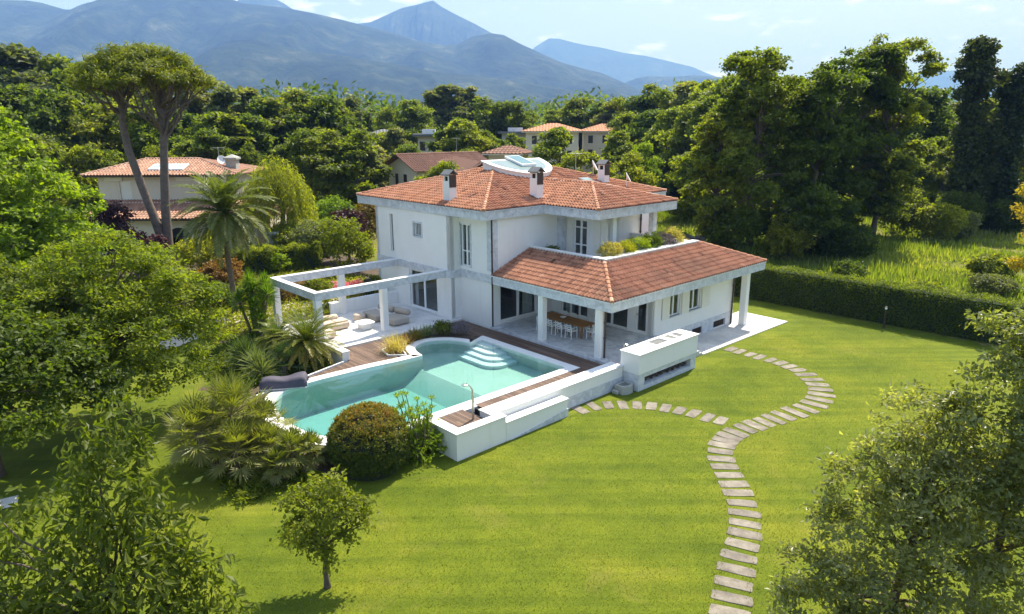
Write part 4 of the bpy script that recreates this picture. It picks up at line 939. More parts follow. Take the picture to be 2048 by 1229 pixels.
# --- bright maple at left edge
lb = [(0,0,12.3,2.2,2.2,1.7),(1.9,-.4,10.6,2.3,2.2,1.7),(-2.0,.6,10.6,2.4,2.3,1.8),(.4,-2.0,9.4,2.4,2.2,1.8),(3.3,.2,8.3,2.4,2.2,1.7),(-3.2,-.6,8.4,2.5,2.3,1.8),(1.9,-2.4,7.2,2.3,2.1,1.6),(4.3,-.8,6.3,2.1,2.0,1.4),(-2.2,-2.4,6.6,2.3,2.2,1.6),(3.6,-2.2,5.2,1.9,1.9,1.3),(.6,-3,5.2,2.1,2,1.5),(-3.8,-1,5.4,2.2,2.1,1.5),(5.0,-.6,4.4,1.7,1.6,1.1),(0,0,8,3,3,2.4)]
tree('maple_tree', 'tall bright green broad-leaved tree cut by the left edge of the picture', 'tree', -29.6, 39.0, (.35,(0,0,10)), lb, L_BRIGHT, seed=7, nc=400, m=76, L=.25, Wd=.2, cr=.31, flat=.45, up=.9, limbs=60, inner=.35, tb=.5, tjit=.2)
# --- foreground trees
lb = [(0,0,6.3,.75,.7,.9),(-.65,.1,5.75,.8,.7,.85),(.55,-.1,5.6,.7,.6,.85),(-1.3,0,5.2,.8,.7,.9),(.35,-.3,5.0,.85,.75,.9),(1.15,-.2,4.35,.6,.55,.85),(-.6,-.5,4.6,1.0,.8,.9),(-1.9,-.2,4.5,.9,.7,.9),(.4,-.6,4.0,.8,.7,.9),(-1.2,-.9,3.8,1.0,.8,.9),(1.55,-.4,3.75,.4,.4,.7),(1.9,-.5,3.1,.36,.36,.55),(.7,-1,3.0,.9,.7,.8),(-.4,-1.1,2.8,1.0,.8,.8),(-2.2,-.9,3.5,1.0,.8,.8),(.1,.3,6.95,.35,.3,.55),(-.5,.2,6.55,.4,.35,.5),(2.1,-.45,2.5,.5,.4,.5)]
lb = [(a*1.05,b*1.0,c*1.12,d*.95,e*.95,f*1.05) for a,b,c,d,e,f in lb]
tree('cherry_tree', 'foreground tree with long drooping green leaves filling the bottom left corner', 'tree', -6.25, 9.7, (.16,(0,0,6.0)), lb, L_CHERRY, seed=8, nc=350, m=34, L=.165, Wd=.064, cr=.115, up=.35, flat=2.4, low=.8, droop=.75, inner=.25, limbs=45, tb=.52, tjit=.14)
lb = [(0,0,6.5,.8,.7,.65),(-.6,-.2,6.0,.75,.7,.6),(.75,0,5.9,.75,.7,.65),(-1.1,-.4,5.3,.85,.8,.7),(.2,-.5,5.3,1.0,.8,.75),(1.5,.1,5.0,.9,.8,.7),(-.3,-.8,4.6,1.0,.9,.8),(-1.5,-.5,4.2,.8,.75,.65),(1.3,-.7,4.3,1.0,.9,.75),(-1.9,-.6,3.4,.75,.7,.6),(-.8,-1.1,3.5,1.0,.9,.75),(.5,-1.2,3.5,1.1,.9,.8),(1.9,-.6,3.5,1.0,.9,.7),(-2.1,-.9,2.7,.8,.7,.6),(-1.0,-1.4,2.5,1,.9,.7),(.6,-1.6,2.4,1.1,.9,.7),(2,-1.2,2.5,1,.9,.7),(0,0,4.6,.9,.9,.9),(.55,.1,6.75,.3,.28,.4)]
lb = [(a*1.05,b*1.05,c*1.05,d,e,f) for a,b,c,d,e,f in lb]
tree('holm_oak', 'grey-green small-leaved tree filling the bottom right foreground', 'tree', 8.3, 12.9, (.15,(.1,.1,5.6)), lb, L_OLIVE, seed=9, nc=450, m=64, L=.115, Wd=.056, cr=.13, up=.45, limbs=45, inner=.3, low=.6, tb=.5, tjit=.2)
lb = [(0,0,8.1,.7,.6,.6),(.7,0,8.0,.8,.7,.65),(-.15,-.2,7.2,.8,.7,.6),(.8,-.3,7.0,.9,.8,.7),(-.75,-.1,6.6,.5,.5,.42),(.3,-.5,6.2,.85,.8,.7),(1.3,-.2,6.1,1,.9,.8),(-.4,-.3,5.4,.55,.5,.5),(.6,-.6,5.2,.9,.8,.7),(1.5,-.6,4.3,.9,.8,.7),(1.2,0,8.7,.6,.6,.5)]
lb = [(a*1.15,b*1.1,c*1.06,d*1.12,e*1.1,f*1.1) for a,b,c,d,e,f in lb]
tree('holm_oak', 'grey-green tree cut by the right edge of the picture above the bottom right tree', 'tree', 9.75, 12.6, (.14,(.7,.1,6.6)), lb, L_OLIVE, seed=10, nc=310, m=64, L=.115, Wd=.056, cr=.13, up=.45, limbs=30, inner=.3, low=.6, tb=.48, tjit=.2, z=-1.0)
# --- alder group on the right, beyond the hedge
def big_tree(label, x, y, h, r, leaf, seed, nl=22, nc=640, m=62, L=.30, Wd=.21, z0f=.1, tb=.45, name='alder_tree', group='tall dark trees beyond the hedge', lrf=.42, trunk=.3, lean=0):
    rg = np.random.default_rng(seed); lb = mlobes(rg, 46, h, r*1.02, max(.05, z0f), .29, .45, .5, .62)
    return tree(name, label, 'tree', x, y, (trunk,(lean,0,h*.85)), lb, leaf, seed=seed, group=group, nc=nc, m=m, L=L, Wd=Wd, cr=r*.066, flat=.42, limbs=80, up=.75, inner=.35, tb=tb, low=.4, tjit=.2)
big_tree('tall dark tree with bare lower trunk, nearest the villa in the group beyond the hedge', 23.2, 66.0, 18.4, 4.6, L_DARK, 21, z0f=.16, tb=.62)
big_tree('broad dark green tree in the middle of the tall group beyond the hedge', 29.2, 66.5, 17.6, 4.9, L_DARK, 22, z0f=.02, tb=.60, nc=720)
big_tree('tall dome-topped dark tree behind the middle of the group beyond the hedge', 34.0, 71.5, 19.6, 4.9, L_DARK, 23, z0f=.12, tb=.58, nc=680)
big_tree('tallest dark tree at the right of the group beyond the hedge', 38.4, 72.5, 20.9, 4.6, L_DARK, 24, z0f=.12, tb=.55, nc=680)
big_tree('smaller olive-green tree leaning at the left side of the group beyond the hedge', 19.9, 66.0, 12.6, 3.0, L_MID, 25, z0f=.05, tb=.5, nc=380)
# --- ivy-covered trunks at the right edge
def ivy(label, x, y, h, r, seed):
    rg = np.random.default_rng(seed); lb = []
    n = 16
    for i in range(n):
        f = i/(n-1); k = r*(1.15-.35*f+(.35 if f > .86 else 0))*rg.uniform(.85,1.15); lb.append((rg.normal(0, r*.18), rg.normal(0, r*.18), .8+(h-1.8)*f, k, k, h/n*.95))
    for q in range(7): lb.append((r*1.5*math.cos(q*2.4), r*1.5*math.sin(q*2.4), h*rg.uniform(.72,.95), r*.5, r*.5, r*.38))
    return tree('ivy_covered_tree', label, 'tree', x, y, (.35,(0,0,h*.95)), lb, L_IVY, seed=seed, nc=700, m=34, L=.34, Wd=.28, cr=.3, up=.4, limbs=20, inner=.6, tb=.34, group='ivy-clad trunks at the right edge')
ivy('tall dark column of ivy on a trunk rising above the right treeline', 53.3, 82.0, 21.6, 1.3, 31)
ivy('narrower ivy column at the right edge, second in height', 58.2, 82.0, 19.0, 1.2, 32)
ivy('shorter dark ivy column between the two tall ivy columns', 55.9, 82.5, 13.2, 1.1, 33)
# --- umbrella pine
def umbrella_pine(label, x, y):
    rg = np.random.default_rng(41); t = thing('umbrella_pine', label, 'tree', (x, y, gz(x, y)))
    Z0 = -gz(x, y); m = MB()
    def stem(P, r):
        s = np.linspace(0, 1, len(P)); m.tube(P, r*(1-.5*s), 9); return np.array(P)
    A = stem([(.25,0,-.2),(.15,0,1.5),(-.5,0,4.2),(-1.25,0,7.2),(-1.95,.1,10),(-2.1,.1,12),(-1.95,.1,14),(-1.6,.1,16)], .42)
    B = stem([(.5,.1,-.2),(.3,.1,2.2),(.45,.1,5),(.75,.1,8),(1.05,.1,10.5),(1.2,.1,12.5),(1.4,.1,14.6)], .44)
    lb = []
    for i in range(46):
        q = i*2.399; d = 5.0*math.sqrt((i+.5)/46); x_ = d*math.cos(q); y_ = d*math.sin(q)*.85; zt = 17.5-.105*d*d
        k = rg.uniform(.8,1.25); lb.append((x_-.1, y_, zt+rg.uniform(-.35,.25), k, k, k*.52))
    for i in range(14): q = i*2.399; lb.append((3.4*math.cos(q), 3*math.sin(q), 15.9-rg.uniform(0,.8), 1.0, 1.0, .5))
    for l in lb:
        st, f = (A, rg.uniform(.72,.97)) if l[0] < -.4 else (B, rg.uniform(.66,.97))
        i = f*(len(st)-1); j = int(i); p = st[j]+(st[min(j+1,len(st)-1)]-st[j])*(i-j); limb(m, p, (l[0],l[1],l[2]-.3), .14, .04, rg, 6, -.05, 5)
    m.build('trunk', M_PINEBARK, t, smooth=True)
    c = MB(); crown(c, lb, nc=800, m=52, L=.36, Wd=.075, cr=.22, rg=rg, up=.9, flat=.5, inner=.3, low=.35, tb=.5, tjit=.18); c.build('crown', L_PINE, t); return t
umbrella_pine('umbrella pine with two long forked trunks and a flat wide crown before the neighbour house', -29.5, 57.5)
# --- weeping willow
def willow(label, x, y, h, r):
    rg = np.random.default_rng(51); t = thing('weeping_willow', label, 'tree', (x, y, gz(x, y))); m = MB(); c = MB()
    top = []
    for i in range(420):
        q = rg.uniform(0, 2*math.pi); d = r*math.sqrt(rg.random())*.92; z = h-.075*h*(d/r*2.3)**2-rg.uniform(0,.12)*h; L0_ = z*rg.uniform(.35,.78)*(.35+.65*d/r)
        n = int(14+L0_*5); s = np.linspace(0, 1, n); P = np.stack([d*math.cos(q)*(1+.18*s)+rg.normal(0,.07,n), d*math.sin(q)*(1+.18*s)+rg.normal(0,.07,n), z-L0_*s], 1)
        Nn = unit(rg.normal(size=P.shape)); v, qd = leaves(P, Nn, rg.uniform(.3,.5,n), .085, rg, T=np.tile([[.12*math.cos(q),.12*math.sin(q),-1.]], (n,1))+rg.normal(size=P.shape)*.35)
        c.arr(v, qd, np.clip(rg.normal(.66,.12)+rg.normal(0,.12,n), 0, 1)); 
        if i < 40: top.append((d*math.cos(q), d*math.sin(q), z))
    trunk_limbs(m, (0,0,-.2), (0,0,h*.7), .35, top, rg); m.build('trunk', M_BARK, t, smooth=True); c.build('crown', L_YELL, t); return t
willow('weeping willow with hanging yellow-green strands beside the neighbour house', -21.9, 64.5, 9.4, 3.4)
# ================================================================= PALMS AND SPIKY PLANTS
def frond(mb, base, az, el, L, bend, rg, npairs=32, ll=.4, lw=.035, t0=.5, dry=.0, vee=.5, arch=None):
    """feather frond: arching rachis with two rows of leaflets"""
    n = npairs; s = np.linspace(0, 1, n); ang = el-bend*s**1.3; dl = L/n
    dx = np.cumsum(np.cos(ang))*dl; dz = np.cumsum(np.sin(ang))*dl
    P = np.stack([base[0]+dx*math.cos(az), base[1]+dx*math.sin(az), base[2]+dz], 1)
    T = unit(np.gradient(P, axis=0)); S = np.array([-math.sin(az), math.cos(az), 0.]); Nn = unit(np.cross(np.tile(S, (n,1)), T)); Nn *= np.where(Nn[:,2:3] < 0, -1, 1)
    mb.tube(P[::3], np.linspace(.028, .008, len(P[::3])), 4, t=.75, cap=False)
    w = np.sin(np.pi*np.clip(.12+.86*s, 0, 1))**.6*ll
    for sg in (-1, 1):
        D = unit(S*sg*1.0+T*.75+Nn*vee+rg.normal(size=(n,3))*.09); D[:,2] -= .12; D = unit(D)
        nn = unit(np.cross(D, T)); v, q = leaves(P, nn, w, lw, rg, T=D, cup=.02)
        mb.arr(v, q, np.clip(t0+dry*s+rg.normal(0,.08,n), 0, 1))
def palm_tall(label, x, y, hz_, seed, nf=72, L=3.3):
    rg = np.random.default_rng(seed); t = thing('palm_tree', label, 'palm', (x, y, gz(x, y))); m = MB()
    pts = [(.08*math.sin(i*.8), .06*math.cos(i), hz_*i/9-.1) for i in range(10)]; m.tube(pts, [.24]+[.17]*8+[.20], 10); m.build('trunk', M_PALMBARK, t, smooth=True)
    c = MB()
    for i in range(nf):
        f = i/(nf-1); az = i*2.399+rg.uniform(-.2,.2); el = R(80)-R(118)*f+rg.normal(0,.08); frond(c, (0,0,hz_-.1+.25*(1-f)), az, el, L*rg.uniform(.85,1.1), R(58)+rg.uniform(-.15,.25), rg, 46, .6, .075, .22+.2*f, .18+.12*f, .35)
    for i in range(8): frond(c, (0,0,hz_-.25), i*.8, R(-48), L*.75, R(35), rg, 30, .4, .03, .85, .1, .1)
    c.build('crown', L_PALM, t); return t
palm_tall('tall feather palm with arching yellowish fronds beside the pergola', -17.9, 42.6, 6.55, 61)
def cycad(label, x, y, z, seed, nf=60, L=1.7, hz_=.7, leaf=None, n='cycad'):
    rg = np.random.default_rng(seed); t = thing(n, label, 'cycad', (x, y, z)); m = MB(); m.tube([(0,0,-.2),(0,0,hz_)], [.24,.2], 10); m.build('trunk', M_PALMBARK, t)
    c = MB()
    for i in range(nf):
        f = i/(nf-1); az = i*2.399; frond(c, (0,0,hz_), az, R(78)-R(100)*f+rg.normal(0,.06), L*rg.uniform(.85,1.1), R(48), rg, 34, .26, .035, .28+.35*f, .15+.3*f, .3)
    c.build('crown', leaf or L_CYCAD, t); return t
def fan_leaf(c, base, az, el, pet, Rl, rg, n=20, t0=.5, spread=R(230)):
    d = np.array([math.cos(az)*math.cos(el), math.sin(az)*math.cos(el), math.sin(el)]); tip = np.array(base)+d*pet
    c.tube([base, np.array(base)+d*pet*.5+(0,0,.03), tip], [.018,.014,.012], 4, t=.6, cap=False)
    S = np.array([-math.sin(az), math.cos(az), 0.]); U = np.cross(S, d); U = U*(1 if U[2] > 0 else -1)
    q = np.linspace(-spread/2, spread/2, n); D = unit(np.cos(q)[:,None]*d+np.sin(q)[:,None]*S+U*.22+rg.normal(size=(n,3))*.05); D[:,2] -= .10; D = unit(D)
    nn = unit(np.cross(D, np.cross(U, D)+1e-3)); v, f = leaves(np.tile(tip, (n,1)), nn, Rl*rg.uniform(.85,1.05,n)*(.75+.25*np.cos(q)), .055, rg, T=D, cup=.02)
    c.arr(v, f, np.clip(t0+rg.normal(0,.08,n), 0, 1))
def fan_palm(label, x, y, z, seed, heads, nf=30, pet=.7, Rl=.6, tb=.4, name='fan_palm'):
    rg = np.random.default_rng(seed); t = thing(name, label, 'palm', (x, y, z)); m = MB(); c = MB()
    for (hx, hy, h, sc) in heads:
        m.tube([(hx*.45,hy*.45,-.2),(hx*.8,hy*.8,h*.5),(hx,hy,h)], [.16*sc,.14*sc,.13*sc], 8)
        for i in range(nf):
            f = i/(nf-1); fan_leaf(c, (hx,hy,h), i*2.399+rg.uniform(-.2,.2), R(82)-R(135)*f, pet*sc*rg.uniform(.75,1.15), Rl*sc, rg, 20, tb+.35*f*f)
    m.build('trunk', M_PALMBARK, t); c.build('crown', L_PALM if 'bushy' in label or 'clump' in label else L_SPIKE, t); return t
def yucca(label, x, y, z, seed, heads, nl=90, L=.6, lw=.06, leaf=None, tb=.4, name='yucca', cat='yucca'):
    rg = np.random.default_rng(seed); t = thing(name, label, cat, (x, y, z)); m = MB(); c = MB()
    for hx, hy, h in heads:
        if h > .3: m.tube([(hx*.3,hy*.3,-.2),(hx*.7,hy*.7,h*.55),(hx,hy,h)], [.10,.08,.07], 7)
        n = nl; az = np.arange(n)*2.399; el = R(88)-R(125)*np.linspace(0,1,n)**.9+rg.normal(0,.08,n)
        D = np.stack([np.cos(az)*np.cos(el), np.sin(az)*np.cos(el), np.sin(el)], 1); P = np.tile([hx,hy,h], (n,1))+D*.04+np.array([0,0,1.])*np.linspace(.12,-.25,n)[:,None]
        S = np.stack([-np.sin(az), np.cos(az), 0*az], 1); nn = unit(np.cross(S, D)); v, q = leaves(P, nn, L*rg.uniform(.8,1.15,n), lw, rg, T=D, cup=-.03)
        c.arr(v, q, np.clip(tb+.25*np.linspace(0,1,n)+rg.normal(0,.1,n), 0, 1))
    if m.n: m.build('trunk', M_PALMBARK, t)
    c.build('crown', leaf or L_SPIKE, t); return t
def at(a, b): x, y, _ = W(a, b); return x, y
def atz(a, b, dz=0): x, y = at(a, b); return x, y, gz(x, y)+dz
cycad('large glossy green cycad with orange-tipped fronds in front of the pergola corner post', *atz(-2.3,-10.7), 71, 90, 2.1, 1.0)
cycad('smaller yellowish cycad behind the large cycad beside the corner post', *atz(-5.2,-11.0), 72, 44, 1.5, .6)
yucca('silvery spiky yucca rosette with stiff leaves left of the upright fan palm', *atz(-2.0,-13.5), 73, [(0,0,.75),(.4,-.3,.5)], 110, 1.05, .075, tb=.5)
yucca('dark spiky yucca rosette behind the silvery rosette', *atz(-4.6,-12.9), 74, [(0,0,.8),(-.5,.2,.6)], 110, 1.0, .07, tb=.42)
fan_palm('upright grey-green fan palm between the large cycad and the silvery yucca', *atz(-1.9,-12.2), 75, [(0,0,.55,1.1)], 22, .8, .55, .25)
yucca('tall multi-stemmed yucca with green leaf heads left of the pergola', *atz(-8.6,-10.7), 76, [(0,0,2.6),(.6,.3,2.9),(-.5,.4,2.4),(.2,-.5,1.7),(.9,-.3,2.5),(-.8,-.2,2.0),(.3,.6,2.1),(-.2,.1,3.1)], 130, .72, .07, leaf=L_BRIGHT, tb=.4)
yucca('short yucca with bright green head below the tall yucca', *atz(-7.6,-10.9), 77, [(0,0,1.15)], 110, .75, .06, leaf=L_BRIGHT, tb=.35)
fan_palm('large bushy fan palm with tan fronds on the lawn edge by the pool tip', *atz(5.2,-17.5), 78, [(0,.2,2.0,1.15),(-.9,-.7,1.7,1.05),(.9,.7,1.25,.9),(-.4,1.2,1.5,1),(.5,-.9,1.1,.9),(-1.5,.4,1.0,.9),(1.4,-.2,.75,.8)], 36, .85, .72, .30)
fan_palm('low fan palm clump under the tan fan palm near the round bush', *atz(7.4,-16.2), 79, [(0,0,.9,.9),(.5,.4,.7,.8),(-.4,-.5,.6,.7)], 24, .6, .6, .27)
# ================================================================= SHRUBS AND HEDGES
def shrub(name, label, x, y, z, lobes, leaf, seed, nc=220, m=16, L=.16, Wd=.1, cr=.14, cat='shrub', group=None, tfun=None, tb=.5, stems=6, **kw):
    rg = np.random.default_rng(seed); t = thing(name, label, cat, (x, y, z), 0, group); c = MB(); C = crown(c, lobes, nc, m, L, Wd, cr, rg, tfun=tfun, tb=tb, **kw)
    if stems:
        mm = MB()
        for k in rg.choice(len(C), min(stems, len(C)), replace=False): limb(mm, (C[k][0]*.12, C[k][1]*.12, -.1), C[k], .03, .01, rg, 5, .02, 5)
        mm.build('stem', M_BARK, t)
    c.build('foliage', leaf, t); return t
# clipped dome with red-tipped top
def dome_t(P, t, rg): return np.clip(.18+.52*sst(P[:,2], .9, 2.5)+(t-.5)*.7+.22*(rg.random(len(t)) < .06), 0, 1)
dm = shrub('clipped_bush', 'big clipped round bush with reddish top beside the pool', *atz(8.55,-13.7), [(0,0,1.22,1.46,1.44,1.28),(0,0,.75,1.43,1.41,.8)], L_RED, 81, 2300, 22, .075, .045, .055, up=.35, inner=.93, low=1, tfun=dome_t, stems=0)
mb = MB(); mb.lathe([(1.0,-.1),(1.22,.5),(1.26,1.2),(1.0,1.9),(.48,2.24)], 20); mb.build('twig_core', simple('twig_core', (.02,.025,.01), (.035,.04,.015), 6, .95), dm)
def hedge(name, label, pts, wd, h, leaf, seed, dens=260, L=.11, Wd=.07, core=(.02,.03,.01), cat='hedge', tb=.45, wob=.06, topb=.0):
    """clipped hedge along a polyline in world coordinates"""
    rg = np.random.default_rng(seed); P = np.array(pts, float); t = thing(name, label, cat, (P[0][0], P[0][1], gz(*P[0]))); z0 = gz(*P[0]); P = P-P[0]
    c = MB(); k = MB()
    for i in range(len(P)-1):
        d = P[i+1]-P[i]; ln = np.linalg.norm(d); T = d/ln; S = np.array([-T[1], T[0]])
        n = int(dens*ln*(2*h+wd)); s = rg.random(n)*ln; w = rg.random(n)*(2*h+wd); side = np.where(w < h, -1, np.where(w < 2*h, 1, 0))
        off = np.where(side == 0, (w-2*h)-wd/2, side*wd/2); z = np.where(side == 0, h, np.where(side < 0, w, w-h))
        bul = wob*np.sin(s*1.3+z*2)+wob*np.sin(s*3.1+1)+.7*wob*np.sin(s*7.3+z*4+2)*np.sin(s*.6); nr = np.where(side == 0, 0, side)
        off2 = off+nr*bul+rg.normal(0,.05,n); z2 = z+np.where(side == 0, bul, 0)+rg.normal(0,.05,n)
        X = np.stack([P[i][0]+T[0]*s+S[0]*off2, P[i][1]+T[1]*s+S[1]*off2, z2], 1)
        N0 = np.stack([S[0]*nr, S[1]*nr, np.where(side == 0, 1., .15)], 1); Nn = unit(N0*.8+rg.normal(size=X.shape)*.6)
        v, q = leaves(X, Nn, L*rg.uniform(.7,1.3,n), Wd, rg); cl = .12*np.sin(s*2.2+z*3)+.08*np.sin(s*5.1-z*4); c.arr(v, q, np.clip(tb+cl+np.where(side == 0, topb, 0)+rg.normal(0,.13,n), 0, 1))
        cs, sn = T; ang = math.atan2(sn, cs); mid = (P[i]+P[i+1])/2; k.rbox(mid[0], mid[1], -.2, ln-.1, wd-.34, h+.02, ang)
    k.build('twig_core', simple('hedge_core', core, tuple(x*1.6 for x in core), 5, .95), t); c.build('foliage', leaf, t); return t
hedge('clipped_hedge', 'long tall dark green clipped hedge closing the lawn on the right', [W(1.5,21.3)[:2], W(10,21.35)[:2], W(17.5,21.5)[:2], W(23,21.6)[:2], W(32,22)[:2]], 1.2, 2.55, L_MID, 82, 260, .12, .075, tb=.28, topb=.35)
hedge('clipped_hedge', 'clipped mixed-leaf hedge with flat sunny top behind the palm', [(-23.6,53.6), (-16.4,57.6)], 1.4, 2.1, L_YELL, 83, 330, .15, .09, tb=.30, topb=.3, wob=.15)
hedge('clipped_hedge', 'low bright green box hedge behind the flat-topped hedge', [(-23.5,60.5), (-17.5,63.5)], 1.2, 1.4, L_BRIGHT, 84, 260, .15, .09, tb=.5, topb=.2, wob=.15)
hedge('clipped_hedge', 'low orange-leaved clipped hedge seen between the pergola posts', [W(-15.3,-6.6)[:2], W(-15.8,-3.0)[:2]], 1.5, 1.15, L_ORANGE, 85, 200, .12, .08, core=(.06,.04,.015), tb=.45, topb=.2, wob=.12)
hedge('clipped_hedge', 'dark green low hedge behind the low wall of the lounge terrace', [W(-11.6,-1.5)[:2], W(-12.2,4.5)[:2]], 1.2, 1.5, L_MID, 86, 200, .12, .08, tb=.32, wob=.14)
# ================================================================= GARDEN SHRUBS
def blob(r, h, n=5, seed=0, fl=1.0):
    rg = np.random.default_rng(seed); o = [(0,0,h*.5,r*.8,r*.8,h*.5)]
    for i in range(n): q = i*2.399; o.append((r*.5*math.cos(q), r*.5*math.sin(q)*fl, h*rg.uniform(.35,.72), r*rg.uniform(.42,.6), r*rg.uniform(.42,.6), h*rg.uniform(.26,.34)))
    return o
def gs(name, label, x, y, r, h, leaf, seed, cat='shrub', nc=None, L=.17, Wd=.11, tb=.5, m=16, z=None, **kw):
    return shrub(name, label, x, y, gz(x, y) if z is None else z, blob(r, h, 6, seed), leaf, seed, nc or int(60+70*r*r), m, L, Wd, .16*max(.6, r*.5), cat=cat, tb=tb, **kw)
# right of the round bush: tall open shrub with whorls of leaves
rg = np.random.default_rng(91); x, y = at(9.0,-11.9); t = thing('tall_shrub', 'open upright shrub with leaf whorls on bare stems beside the clipped round bush', 'shrub', (x, y, -1.0)); m = MB(); c = MB()
for i in range(26):
    q = i*2.399; d = .95*math.sqrt(i/26); hh = rg.uniform(1.5, 3.0)*(1-.2*d); P = [(d*.3*math.cos(q), d*.3*math.sin(q), -.1), (d*.7*math.cos(q), d*.7*math.sin(q), hh*.5), (d*math.cos(q)-.25*hh/3, d*math.sin(q)+.1, hh)]
    m.tube(P, [.03,.022,.014], 5)
    for f in (1, .84, .68):
        if f < 1 and rg.random() < .25: continue
        p = np.array(P[1])+(np.array(P[2])-np.array(P[1]))*(f*2-1); n = 16; az = np.arange(n)*2.399; el = R(60)-R(70)*np.linspace(0,1,n)
        D = np.stack([np.cos(az)*np.cos(el), np.sin(az)*np.cos(el), np.sin(el)], 1); S = np.stack([-np.sin(az), np.cos(az), 0*az], 1); v, q_ = leaves(np.tile(p, (n,1)), unit(np.cross(S, D)), .20*rg.uniform(.7,1.2,n), .06, rg, T=D); c.arr(v, q_, np.clip(rg.normal(.55+.2*(f == 1), .15, n), 0, 1))
crown(c, [(0,0,.45,1.0,1.0,.6),(.4,.5,.6,.8,.8,.5)], 120, 14, .19, .07, .15, rg, tb=.3)
m.build('stem', M_BARK, t); c.build('foliage', L_BRIGHT, t)
# planting by the pool bowl
def tuft(name, label, x, y, z, leaf, seed, n=260, L=.8, w=.022, spread=.35, tb=.5, cat='ornamental grass', el0=88, el1=20):
    rg = np.random.default_rng(seed); t = thing(name, label, cat, (x, y, z)); c = MB(); az = rg.uniform(0, 6.283, n); el = R(el0)-R(el0-el1)*rg.random(n)
    B = np.stack([rg.normal(0, spread*.4, n), rg.normal(0, spread*.4, n), np.zeros(n)], 1); l = L*rg.uniform(.6,1.1,n)
    for k, (f, dz) in enumerate(((.55, 0), (.55, -.5))):
        D = np.stack([np.cos(az)*np.cos(el), np.sin(az)*np.cos(el), np.sin(el)+dz], 1); D = unit(D); S = np.stack([-np.sin(az), np.cos(az), 0*az], 1)
        v, q = leaves(B, unit(np.cross(S, D)), l*f, w*(1 if k == 0 else .8), rg, T=D); c.arr(v, q, np.clip(tb+.1*k+rg.normal(0,.15,n), 0, 1)); B = B+D*(l*f*.9)[:,None]
    c.build('foliage', leaf, t); return t
PO = offset(POOL, .50); PX = offset(POOL, 1.15); ib = [i for i, p in enumerate(POOL) if p[0] < 1.31 and -6.4 < p[1] < -2.5]
MB().prism([PO[i] for i in ib]+[PX[i] for i in ib][::-1], -.35, -.06).build('flower_bed', M_SOIL)
hs(bpy.data.objects['flower_bed'], 'structure')
kb = hs(MB().ring([(.80,-6.70),(.1,-7.45),(-.85,-7.2),(-1.35,-6.2),(-1.1,-5.9)], [(.70,-6.72),(.08,-7.36),(-.79,-7.13),(-1.26,-6.2),(-1.08,-6.0)], -.3, -.02).build('bed_kerb', M_COPE)); tag(kb, 'small curved white kerb round the straw-yellow grass by the pool', 'kerb')
tuft('ornamental_grass', 'straw-yellow fountain grass clump on the pool edge beside the round bay', *W(-.25,-6.75,-.06), L_STRAW, 92, 520, 1.05, .024, .5)
for a, b, lf, n, lb, L_ in ((-1.05,-5.5,L_ORANGE,160,'copper-tinted grass clump next to the straw-yellow grass',.6),(-1.4,-4.7,L_RED,200,'reddish bronze leafy clump in the flower bed by the pool bay',.65),(-1.35,-3.9,L_SPIKE,180,'grey-green grassy clump in the flower bed behind the pool bay',.7)):
    tuft('bedding_plant', lb, *W(a,b,-.06), lf, int(100-a*90+b), n, L_, .04, .45, cat='bedding plant', tb=.6 if lf is L_RED else .5)
gs('shrub', 'dark low shrub in the flower bed between the grassy clump and the lavender', *W(-.95,-3.0)[:2], .55, .75, L_MID, 93, z=-.06, L=.12, Wd=.06, tb=.3, stems=3)
gs('lavender', 'silvery flowering lavender mound at the right end of the pool flower bed', *W(-.2,-2.35)[:2], .5, .7, L_LAV, 94, z=-.06, L=.14, Wd=.03, cat='lavender', stems=3)
# balcony planters
for a, b, r, h, lf, lb in ((5.2,4.3,.6,.75,L_STRAW,'straw-coloured lavender mound nearest the corner of the balcony parapet'),(5.2,5.6,.6,.7,L_YELL,'yellow-green herb mound second from the parapet corner'),(5.2,7.0,.6,.7,L_BRIGHT,'bright green bush in the middle of the balcony planter'),(5.2,8.2,.55,.85,L_MID,'darker green bush right of the middle in the balcony planter'),(5.2,9.5,.6,.75,L_LAV,'pale lavender bush in the planter near the balcony end'),(5.2,10.6,.6,.85,L_STRAW,'dry straw-coloured bush at the far end of the balcony planter')):
    gs('balcony_plant', lb, *W(a,b)[:2], r*1.1, h*1.35, lf, int(300+b*10), z=4.15, L=.16, Wd=.04, cat='plant', stems=3, group='plants in the balcony planter')
gs('balcony_plant', 'small dark plant in the shaded balcony corner by the white wall', *W(1.0,4.0)[:2], .35, .75, L_MID, 333, z=3.7, cat='plant', L=.14, Wd=.04, tb=.3, stems=3)
